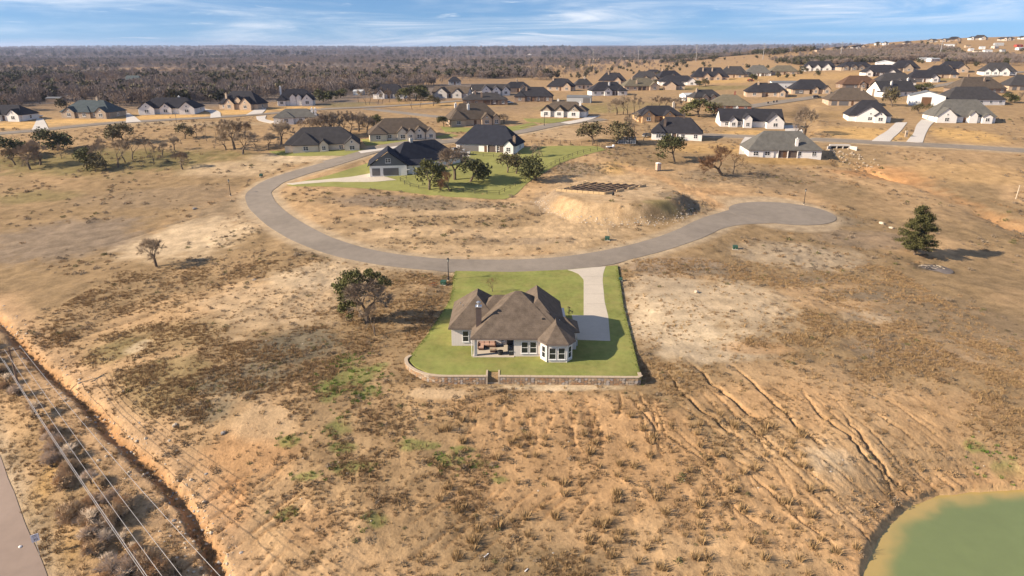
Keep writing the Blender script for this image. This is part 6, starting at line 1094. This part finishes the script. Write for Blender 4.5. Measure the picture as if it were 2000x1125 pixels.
# fence round the green yard
FEN = mat('fence_steel', (.045,.04,.036), rough=.7)
fence = thing('yard_fence', 'thin dark wire fence with posts round the green yard', 'fence', (0, 0, 0))
runs = [[(-35.83, 218.02), (-32.05, 212.06), (-25.20, 208.04), (-17.16, 205.80), (-9.29, 204.14), (-3.87, 204.14)], [(-3.87, 204.14), (5.86, 222.35), (16.34, 243.05), (24.76, 256.03), (35.28, 264.03)], [(35.28, 264.03), (34.50, 270.65), (20.40, 275.60), (4.11, 277.64)], [(-35.83, 218.02), (-34.12, 221.10), (-31.38, 221.72)], [(-18.21, 257.76), (-9.44, 253.47), (-2.80, 250.97)]]
for run in runs:
    L_ = np.hypot(*np.diff(np.array(run), axis=0).T).sum(); P = resample(run, max(3, int(L_/3.2))); top = [(a, b, H(a, b)+1.25) for a, b in P]
    for a, b, c in top: MB().tube((a, b, c-1.5), (a, b, c+.05), .085, .085, 5).build('post', FEN, fence)
    for dz in (0, -.6):
        for (a, b) in zip(top[:-1], top[1:]): MB().tube((a[0], a[1], a[2]+dz), (b[0], b[1], b[2]+dz), .04, .04, 4, False).build('rail', FEN, fence)
# building site on the mound
FW = mat('form_lumber', (.56,.40,.22), rough=.85, var=.2, scale=3); TREN = mat('trench_soil', (.13,.088,.06), rough=.95, var=.3, scale=2, bump=.5)
A0, A1, B0, B1 = [np.array(p) for p in ((12.90, 197.20), (26.39, 192.17), (23.86, 210.32), (41.80, 205.80))]
site = thing('foundation_forms', 'wooden foundation forms and dark trenches laid out on the building mound', 'foundation', (A0[0], A0[1], 0))
def plank(p, q, dz=.0, m=FW, w=.1, h=.7, nm='plank'):
    p = np.array(p); q = np.array(q); c = (p+q)/2; ln = math.hypot(*(q-p)); zz = H(*c); MB().box(-ln/2, ln/2, -w, w, -.15, h).build(nm, m, site, loc=(c[0]-A0[0], c[1]-A0[1], zz+dz), rz=math.atan2(*(q-p)[::-1]))
for k in range(9): plank(A0+(A1-A0)*k/9, A0+(A1-A0)*(k+.93)/9)
for k in range(4): plank(A1+(B1-A1)*(k*.25), A1+(B1-A1)*(k*.25+.16)); 
for k in range(5): plank(A0+(B0-A0)*k/5, A0+(B0-A0)*(k+.9)/5, h=.35)
for k in range(4): plank(B0+(B1-B0)*k/5, B0+(B1-B0)*(k+.8)/5, h=.35)
for k in range(1, 8):
    t = k/8; a = A0+(A1-A0)*t; b = B0+(B1-B0)*t
    for j in range(4): plank(a+(b-a)*(j/4+.02), a+(b-a)*((j+.94)/4), m=TREN, w=.26+.14*random.random(), h=.22+.14*random.random(), nm='soil_ridge')
for k in range(1, 4): t = k/4; plank(A0+(B0-A0)*t, A1+(B1-A1)*t, m=TREN, w=.2, h=.18, nm='soil_ridge')
bk = thing('black_barrel', 'small black barrel at the front corner of the building site', 'barrel', (*(28.60, 191.19), H(*(28.60, 191.19)))); MB().lathe((0,0,0), [(.33,0),(.36,.3),(.36,.6),(.33,.9)], 12).build('body', BLACK, bk); MB().lathe((0,0,.9), [(.34,0),(.3,.05)], 12).build('lid', BLACK, bk)
px_, py_ = (49.57, 231.92); pt = thing('portable_toilet', 'tan portable toilet standing alone beside the dirt track', 'portable toilet', (px_, py_, H(px_, py_)), .3)
PTM = mat('toilet_plastic', (.50,.36,.26), rough=.5); MB().box(-.75, .75, -.75, .75, .0, .2).build('skid', BLACK, pt); MB().box(-.7, .7, -.7, .7, .2, 2.5).build('cabin', PTM, pt); MB().hip(-.74, .74, -.74, .74, 2.6, .25, th=.12); r_ = MB(); r_.hip(-.74, .74, -.74, .74, 2.62, .3, th=.14); r_.build('roof', TRIM, pt); d_ = MB().box(-.5, .5, -.73, -.69, .3, 2.3).build('door', mat('toilet_door', (.58,.44,.33), rough=.5), pt); MB().box(.3, .38, -.77, -.73, 1.2, 1.4).build('handle', BLACK, d_); MB().tube((.5,.5,2.5), (.5,.5,3.0), .06, .06, 6).build('vent_pipe', BLACK, pt)
# chicken coop
cx_, cy_ = (45.69, 275.61); co = thing('chicken_coop', 'white framed open coop with flat dark roof under the spreading oaks', 'coop', (cx_, cy_, H(cx_, cy_)), .05)
for k in range(8): MB().box(-3.4+k*.97, -3.25+k*.97, -.08, .08, -.2, 2.2).build('post', TRIM, co)
for zz in (.1, 1.05, 2.1): MB().box(-3.4, 3.55, -.06, .06, zz, zz+.13).build('rail', TRIM, co)
MB().box(-3.3, 3.45, 2.2, 2.4, -.2, 2.3).build('back_wall', WALL['gmetal'], co); MB().box(-3.4, -3.2, .1, 2.3, -.2, 2.2).build('side_wall', TRIM, co); MB().box(3.35, 3.55, .1, 2.3, -.2, 2.2).build('side_wall', TRIM, co); MB().add([(-3.7,-.5,2.5),(3.85,-.5,2.5),(3.85,2.8,2.25),(-3.7,2.8,2.25),(-3.7,-.5,2.62),(3.85,-.5,2.62),(3.85,2.8,2.37),(-3.7,2.8,2.37)], [(0,3,2,1),(4,5,6,7),(0,1,5,4),(1,2,6,5),(2,3,7,6),(3,0,4,7)]).build('roof', ROOF['dmetal'], co)
bx_, by_ = (38.20, 266.83); bo = thing('small_trailer', 'small white open trailer at the corner of the yard fence', 'trailer', (bx_, by_, H(bx_, by_)), .2); MB().box(-1.8, 1.2, -.6, .6, .4, .75).build('bed', TRIM, bo); MB().box(.8, 1.3, -.6, .6, .75, 1.3).build('front_board', TRIM, bo); MB().tube((-1.8,0,.5), (-3.0,0,.4), .06, .05, 5).build('drawbar', GALV, bo)
for s in (-.7, .7): MB().tube((-.2,s-.08,.32), (-.2,s+.08,.32), .32, .32, 12).build('wheel', BLACK, bo)
# culvert and riprap
cu_, cv_ = (127.34, 268.18); cul = thing('box_culvert', 'concrete culvert headwall with three dark openings under the back road', 'culvert', (cu_, cv_, H(cu_, cv_)-.5), -.1)
MB().box(-3.6, 3.6, .35, 1.6, -1.2, 2.0).build('headwall', CONCW, cul); MB().box(-3.8, 3.8, -.1, .35, 1.45, 2.05).build('top_beam', CONCW, cul)
for s in (-2.3, 0, 2.3): MB().box(s-.95, s+.95, .30, .36, .05, 1.4).build('opening_shade_panel', BLACK, cul)  # flat black panels, no hollow behind: shade inside the culvert put into colour
for s in (-3.5, -1.15, 1.15, 3.5): MB().box(s-.18, s+.18, -.1, .35, -1, 1.45).build('pier', CONCW, cul)
for s in (-1, 1): MB().cbox((s*4.6, -1.2, .3), (.35, 3.2, 2.6), s*.6).build('wing_wall', CONCW, cul)
rr = random.Random(9); RIPM = mat('riprap_stone', (.40,.315,.225), rough=.9, var=.25, scale=2, bump=.2); RIP = [pebble(21, RIPM), pebble(22, RIPM)]
for k in range(70):
    t = rr.random(); u = rr.uniform(-1, 1); g = ((125.18, 263.23), (126.00, 256.35), (127.47, 249.27))[min(2, int(t*3))]; x = g[0]+u*5+rr.uniform(-2, 2); y = g[1]+rr.uniform(-4, 4); s = rr.uniform(.5, 1.3)
    o = link('boulder', RIP[k % 2], None, (x, y, H(x, y)+.1), rr.uniform(0, 6), s); tag(o, 'pale boulder in the riprap below the triple culvert', 'boulder', 'riprap boulders below the culvert')
for p, s, lb in [((-54.84, 137.40), .9, 'pale round boulder alone on the left field'), ((-93.61, 197.64), 1.3, 'dark stump like boulder above the pale patch'), ((102.12, 183.78), 1.6, 'large pale boulder left of the cedar, upper one'), ((102.87, 180.20), 1.3, 'pale boulder left of the cedar, lower one'), ((36.61, 127.54), 1.3, 'yellowish mound of rock right of the drive'), ((-46.43, 82.38), .9, 'long pale slab of rock in the grass left of the slope'), ((-39.19, 80.94), .8, 'dark boulder above the orange bank')]:
    o = link('boulder', PEB[1 if 'dark' in lb else 0], None, (p[0], p[1], H(*p)+.15*s), random.uniform(0, 6), (s*1.3, s, s)); tag(o, lb, 'boulder')
# burnt brush pile
bp = (97.77, 151.15); bt = thing('burn_pile', 'burnt pile of ash, charred sticks and rubble near the cedar', 'burn pile', (*bp, H(*bp))); ash = MB()
ash.lathe((0,0,-.1), [(4.2,0),(3.2,.18),(1.6,.38),(.3,.5)], 18); ash.build('ash', mat('grey_ash', (.15,.125,.11), rough=.95, var=.5, scale=1.5, bump=.5), bt)
for k in range(26):
    a = rr.uniform(0, 6.28); r = rr.uniform(0, 2.8); c = Vector((r*math.cos(a), r*math.sin(a)*.8, .35)); d = Vector((rr.gauss(0, 1), rr.gauss(0, 1), rr.uniform(0, .5))).normalized()*rr.uniform(.4, 1.1); MB().tube(c-d, c+d, .06, .04, 5).build('stick', BLACK if k % 3 else ROCKM, bt)
# ---------------------------------------------------------------- power line beside the county road
P0 = (-74.56, 92.40); PB = (-29.70, 48.18)
def pole(p, label, h=9.2, top=None):
    x, y = p; z = H(x, y); t = thing('power_pole', label, 'power pole', (x, y, z), math.radians(45)); MB().tube((0,0,-.5), (0,0,h), .17, .11, 8).build('pole', WOODP, t); MB().box(-1.5, 1.5, -.08, .08, h-.7, h-.5).build('crossarm', WOODP, t)
    for s in (-1.4, -.5, .5, 1.4): MB().lathe((s, 0, h-.5), [(.05,0),(.08,.1),(.05,.22)], 8).build('insulator', LGLASS, t)
    return t, z+h
pl, zt = pole(P0, 'wooden power pole with crossarm at the left edge', 4.2-H(*P0))
P1 = (P0[0]+(PB[0]-P0[0])*1.35, P0[1]+(PB[1]-P0[1])*1.35); WIRE = mat('bright_wire', (.42,.40,.38), rough=.35, metal=.5)
c45 = math.cos(math.radians(45))
for k, (s, dz, lb) in enumerate([(-1.4, -.25, 'overhead power wire, leftmost of the four top wires'), (-.5, -.25, 'overhead power wire, second from the left'), (.5, -.25, 'overhead power wire, third from the left'), (1.4, -.25, 'overhead power wire, rightmost and nearest the gully'), (-.9, -1.9, 'lower twisted cable hung beneath the power wires')]):
    w = 1 + .9*(k == 3) ; a = Vector((P0[0]+s*c45, P0[1]+s*c45, zt+dz)); b = Vector((P1[0]+s*c45*w*1.3, P1[1]+s*c45*w*1.3, zt-1.4+dz)); n = 22; pr = None; mb = MB()
    for i in range(n+1):
        t = i/n; p = a.lerp(b, t); p.z -= 4*1.5*t*(1-t)
        if pr is not None: mb.tube(pr, p, .028 if k < 4 else .036, .028 if k < 4 else .036, 5, False)
        pr = p
    tag(mb.build('power_wire', WIRE, smooth=True), lb, 'wire', 'overhead wires by the county road')
# speed limit sign
sx_, sy_ = (-53.46, 62.86); sg = thing('speed_limit_sign', 'white speed limit 30 sign on a post beside the county road', 'road sign', (sx_, sy_, H(sx_, sy_)), math.radians(38))
MB().tube((0,.05,-.4), (0,.05,2.9), .035, .035, 6).build('post', GALV, sg); pn = MB(); pn.prism([(-.38,-.02),(.38,-.02),(.38,.02),(-.38,.02)], 1.95, 2.9); pno = pn.build('panel', mat('sign_white', (.72,.73,.78), rough=.4, var=.03), sg)
INK = mat('sign_black', (.02,.02,.03), rough=.5)
def text(body, size, x, z, parent, y=-.025):
    cu = bpy.data.curves.new('lettering', 'FONT'); cu.body = body; cu.size = size; cu.align_x = 'CENTER'; cu.extrude = .002; tmp = bpy.data.objects.new('lettering', cu); COL.objects.link(tmp); dg = bpy.context.evaluated_depsgraph_get(); me = bpy.data.meshes.new_from_object(tmp.evaluated_get(dg)); bpy.data.objects.remove(tmp); me.materials.clear(); me.materials.append(INK)
    o = link('lettering', me, parent, (x, y, z)); o.rotation_euler = (math.pi/2, 0, 0); return o
text('SPEED', .17, 0, 2.7, pno); text('LIMIT', .17, 0, 2.52, pno); text('30', .46, 0, 2.08, pno)
rf = thing('road_reflector', 'small white marker lying on the edge of the county road', 'road marker', (*(-56.54, 64.16), H(*(-56.54, 64.16))+.06)); MB().lathe((0,0,0), [(.2,0),(.18,.1),(.06,.16)], 10).build('body', TRIM, rf)
po = (158.22, 211.54); t = thing('marker_post', 'pale wooden post leaning in the right field', 'post', (*po, H(*po))); t.rotation_euler = (0, .06, 0); MB().tube((0,0,-.4), (0,0,4.2), .16, .13, 7).build('shaft', STK, t); MB().box(-.22, .22, -.22, .22, 4.2, 4.32).build('cap', STK, t)
mb_ = (164.47, 289.90); t = thing('mailbox_pillar', 'slim pale mailbox pillar between the two right hand drives', 'mailbox', (*mb_, H(*mb_))); MB().box(-.45, .45, -.35, .35, -.2, 2.4).build('pillar', WALL['stone'], t); MB().box(-.5, .5, -.4, .4, 2.4, 2.55).build('cap', CONCW, t); MB().box(-.2, .2, -.4, -.34, 1.2, 1.6).build('mailbox_door', BLACK, t)
# ---------------------------------------------------------------- vehicles
def tyre(parent, x, y, r=.36): 
    w = MB().tube((x, y-.12, r), (x, y+.12, r), r, r, 14).build('wheel', BLACK, parent); MB().tube((x, y-.13, r), (x, y+.13, r), r*.55, r*.55, 10).build('rim', CHROME, w)
def profile(pts, y0, y1, inset=.0):
    n = len(pts); mb = MB(); v = [(a, y0 + (inset if c else 0), b) for a, b, c in pts] + [(a, y1 - (inset if c else 0), b) for a, b, c in pts]; mb.add(v, [tuple(range(n)), tuple(range(2*n-1, n-1, -1))] + [(i, n+i, n+(i+1) % n, (i+1) % n) for i in range(n)]); return mb
PAINT = {c: mat('car_paint_'+c, v, rough=.3, var=.03, spec=.5) for c, v in (('white', (.78,.78,.78)), ('dark', (.03,.03,.035)), ('red', (.42,.05,.03)), ('silver', (.5,.5,.52)))}
def car(p, label, col='white', rz=0, kind='suv'):
    x, y = p; t = thing('parked_car' if kind != 'pickup' else 'pickup_truck', label, 'car' if kind != 'pickup' else 'pickup', (x, y, H(x, y)+.16), math.radians(rz)); P = PAINT[col]
    if kind == 'pickup':
        profile([(-2.9,.5,0),(2.85,.5,0),(2.9,.95,0),(2.75,1.1,0),(1.4,1.18,0),(-.9,1.18,0),(-2.9,1.2,0)], -.95, .95).build('body', P, t); cb_ = profile([(-.85,1.17,0),(-.75,1.85,1),(.55,1.85,1),(1.35,1.17,0)], -.92, .92, .14).build('cab', P, t)
        profile([(-.68,1.22,0),(-.62,1.75,1),(.5,1.75,1),(1.1,1.22,0)], -.935, .935, .135).build('side_window', GLASS, cb_); MB().box(-2.75, -.95, -.8, .8, 1.15, 1.205).build('bed_liner', BLACK, t)
    else:
        profile([(-2.3,.45,0),(2.3,.45,0),(2.35,.85,0),(1.4,1.05,0),(-2.2,1.05,0),(-2.35,.8,0)], -.9, .9).build('body', P, t); cb_ = profile([(-2.15,1.04,0),(-1.85,1.6,1),(.3,1.62,1),(1.2,1.04,0)], -.86, .86, .14).build('cab', P, t); profile([(-1.95,1.09,0),(-1.72,1.53,1),(.2,1.53,1),(.9,1.09,0)], -.875, .875, .135).build('side_window', GLASS, cb_)
    L2 = 1.75 if kind == 'pickup' else 1.4
    for a in (-L2, L2):
        for b in (-.82, .82): tyre(t, a, b)
    for b in (-.6, .6): MB().box(2.3 if kind != 'pickup' else 2.84, 2.38 if kind != 'pickup' else 2.93, b-.18, b+.18, .72, .9).build('headlight', LGLASS, t)
    MB().box(-2.42 if kind != 'pickup' else -3.0, -2.3 if kind != 'pickup' else -2.88, -.85, .85, .45, .65).build('bumper', GALV, t); return t
car((-18.53, 256.89), 'white pickup parked before the open garage beside the green yard', 'white', 172, 'pickup'); car((-21.48, 260.41), 'dark car parked left of the white pickup', 'dark', 60)
car((-197.75, 355.72), 'white car on the drive beside the three gabled white house', 'white', 10); car((-230.91, 340.78), 'white car at the drive of the far left house', 'white', 60); car((-1.74, 400.35), 'white car beside the low brown brick house', 'white', 20); car((179.80, 417.23), 'dark small car on the upper turnaround', 'dark', 0); car((377.52, 540.26), 'silver car before the white house with small dormers', 'silver', 0); car((56.60, 289.53), 'dark car parked left of the white hip roofed house', 'dark', 30)
tx, ty = (184.89, 553.34); tr_ = thing('tractor', 'small red tractor under the round evergreen', 'tractor', (tx, ty, H(tx, ty)), .2); MB().box(-.4, 2.0, -.5, .5, .9, 1.7).build('hood', PAINT['red'], tr_); MB().box(-1.5, -.3, -.8, .8, .8, 1.5).build('fender', PAINT['red'], tr_); MB().box(-1.3, -.2, -.6, .6, 2.5, 2.65).build('canopy', PAINT['red'], tr_)
for a, b, r in ((-1, -.95, .85), (-1, .95, .85), (1.5, -.7, .5), (1.5, .7, .5)): tyre(tr_, a, b, r)
MB().box(2.4, 2.8, -1, 1, .1, .8).build('loader_bucket', PAINT['red'], tr_)
for k, p in enumerate([(142.7, 393.1, 0.86), (147.4, 397.4, 0.87), (149.9, 399.6, 0.87)]): o = thing('trash_bin', ('dark wheeled bin at the road turnaround, left one', 'dark wheeled bin at the road turnaround, middle one', 'dark wheeled bin at the road turnaround, right one')[k], 'bin', (p[0], p[1], H(p[0], p[1])+.1)); MB().prism([(-.3,-.35),(.3,-.35),(.3,.35),(-.3,.35)], 0, 1.05).build('body', BLACK, o); MB().box(-.34, .34, -.4, .4, 1.05, 1.14).build('lid', BLACK, o)
# ---------------------------------------------------------------- tall transmission poles on the horizon
POLEM = mat('dull_steel', (.36,.34,.32), rough=.6)
for k, p in enumerate([(-492.7, 2912.5, 33.12), (-335.6, 2809.9, 35.96), (-282.1, 3077.2, 39.36), (-146.6, 2368.6, 33.71), (-74.3, 2373.1, 33.77), (17.4, 2031.0, 28.93), (119.4, 2178.2, 24.81), (159.2, 1413.4, 28.22), (237.2, 1353.6, 28.94), (292.9, 1145.8, 24.48), (352.1, 1010.2, 21.56), (415.8, 912.5, 19.46), (490.0, 825.8, 18.78)]):
    x, y, h = p; h = max(h, 18); o = thing('transmission_pole', 'tall pale transmission pole before the horizon, ' + ['first', 'second', 'third', 'fourth', 'fifth', 'sixth', 'seventh', 'eighth', 'ninth', 'tenth', 'eleventh', 'twelfth', 'last'][k] + ' from the left', 'transmission pole', (x, y, H(x, y)), 0, 'transmission poles across the far fields'); MB().tube((0,0,-1), (0,0,h), .5, .3, 6).build('pole', POLEM, o)
    for q in (.97, .88, .79): MB().box(-2.4, 2.4, -.15, .15, h*q, h*q+.3).build('arm', GALV, o)
# loose debris and planks on the front slope
for p, s, lb in [((-2.88, 62.38), .8, 'short pale board lying on the front slope'), ((1.57, 60.27), .6, 'short pale board at the bottom of the front slope')]:
    o = MB().box(-.45*s, .45*s, -.06, .06, 0, .06).build('board', TRIM, loc=(p[0], p[1], H(*p)+.05), rz=.9); tag(o, lb, 'board')
nt_ = thing('orange_netting', 'crumpled orange safety netting left of the utility box by the lawn', 'netting', (*(-16.20, 132.47), H(*(-16.20, 132.47)))); ON = mat('orange_plastic', (.60,.17,.05), rough=.6); q = random.Random(4)
for k in range(9): a = Vector((q.uniform(-1.4, 1.4), q.uniform(-.9, .9), .1)); b = a+Vector((q.uniform(.4, 1.1), q.uniform(.2, .7), q.uniform(-.02, .1))); MB().tube(a, b, .035, .035, 4).build('strand', ON, nt_)

# ---------------------------------------------------------------- the air
hz = MB().box(-14000, 14000, -400, 14500, -45, float(Z.max())+14).mesh('haze'); hm = bpy.data.materials.new('haze'); hm.use_nodes = True; t = hm.node_tree; t.nodes.remove(t.nodes['Principled BSDF']); pv = t.nodes.new('ShaderNodeVolumePrincipled'); pv.inputs['Color'].default_value = (.64,.73,1.0,1); pv.inputs['Density'].default_value = .00006; pv.inputs['Anisotropy'].default_value = .2
t.links.new(pv.outputs[0], t.nodes['Material Output'].inputs['Volume']); hz.materials.append(hm); tag(link('haze', hz), 'thin bluish winter haze over the far woods', kind='stuff')
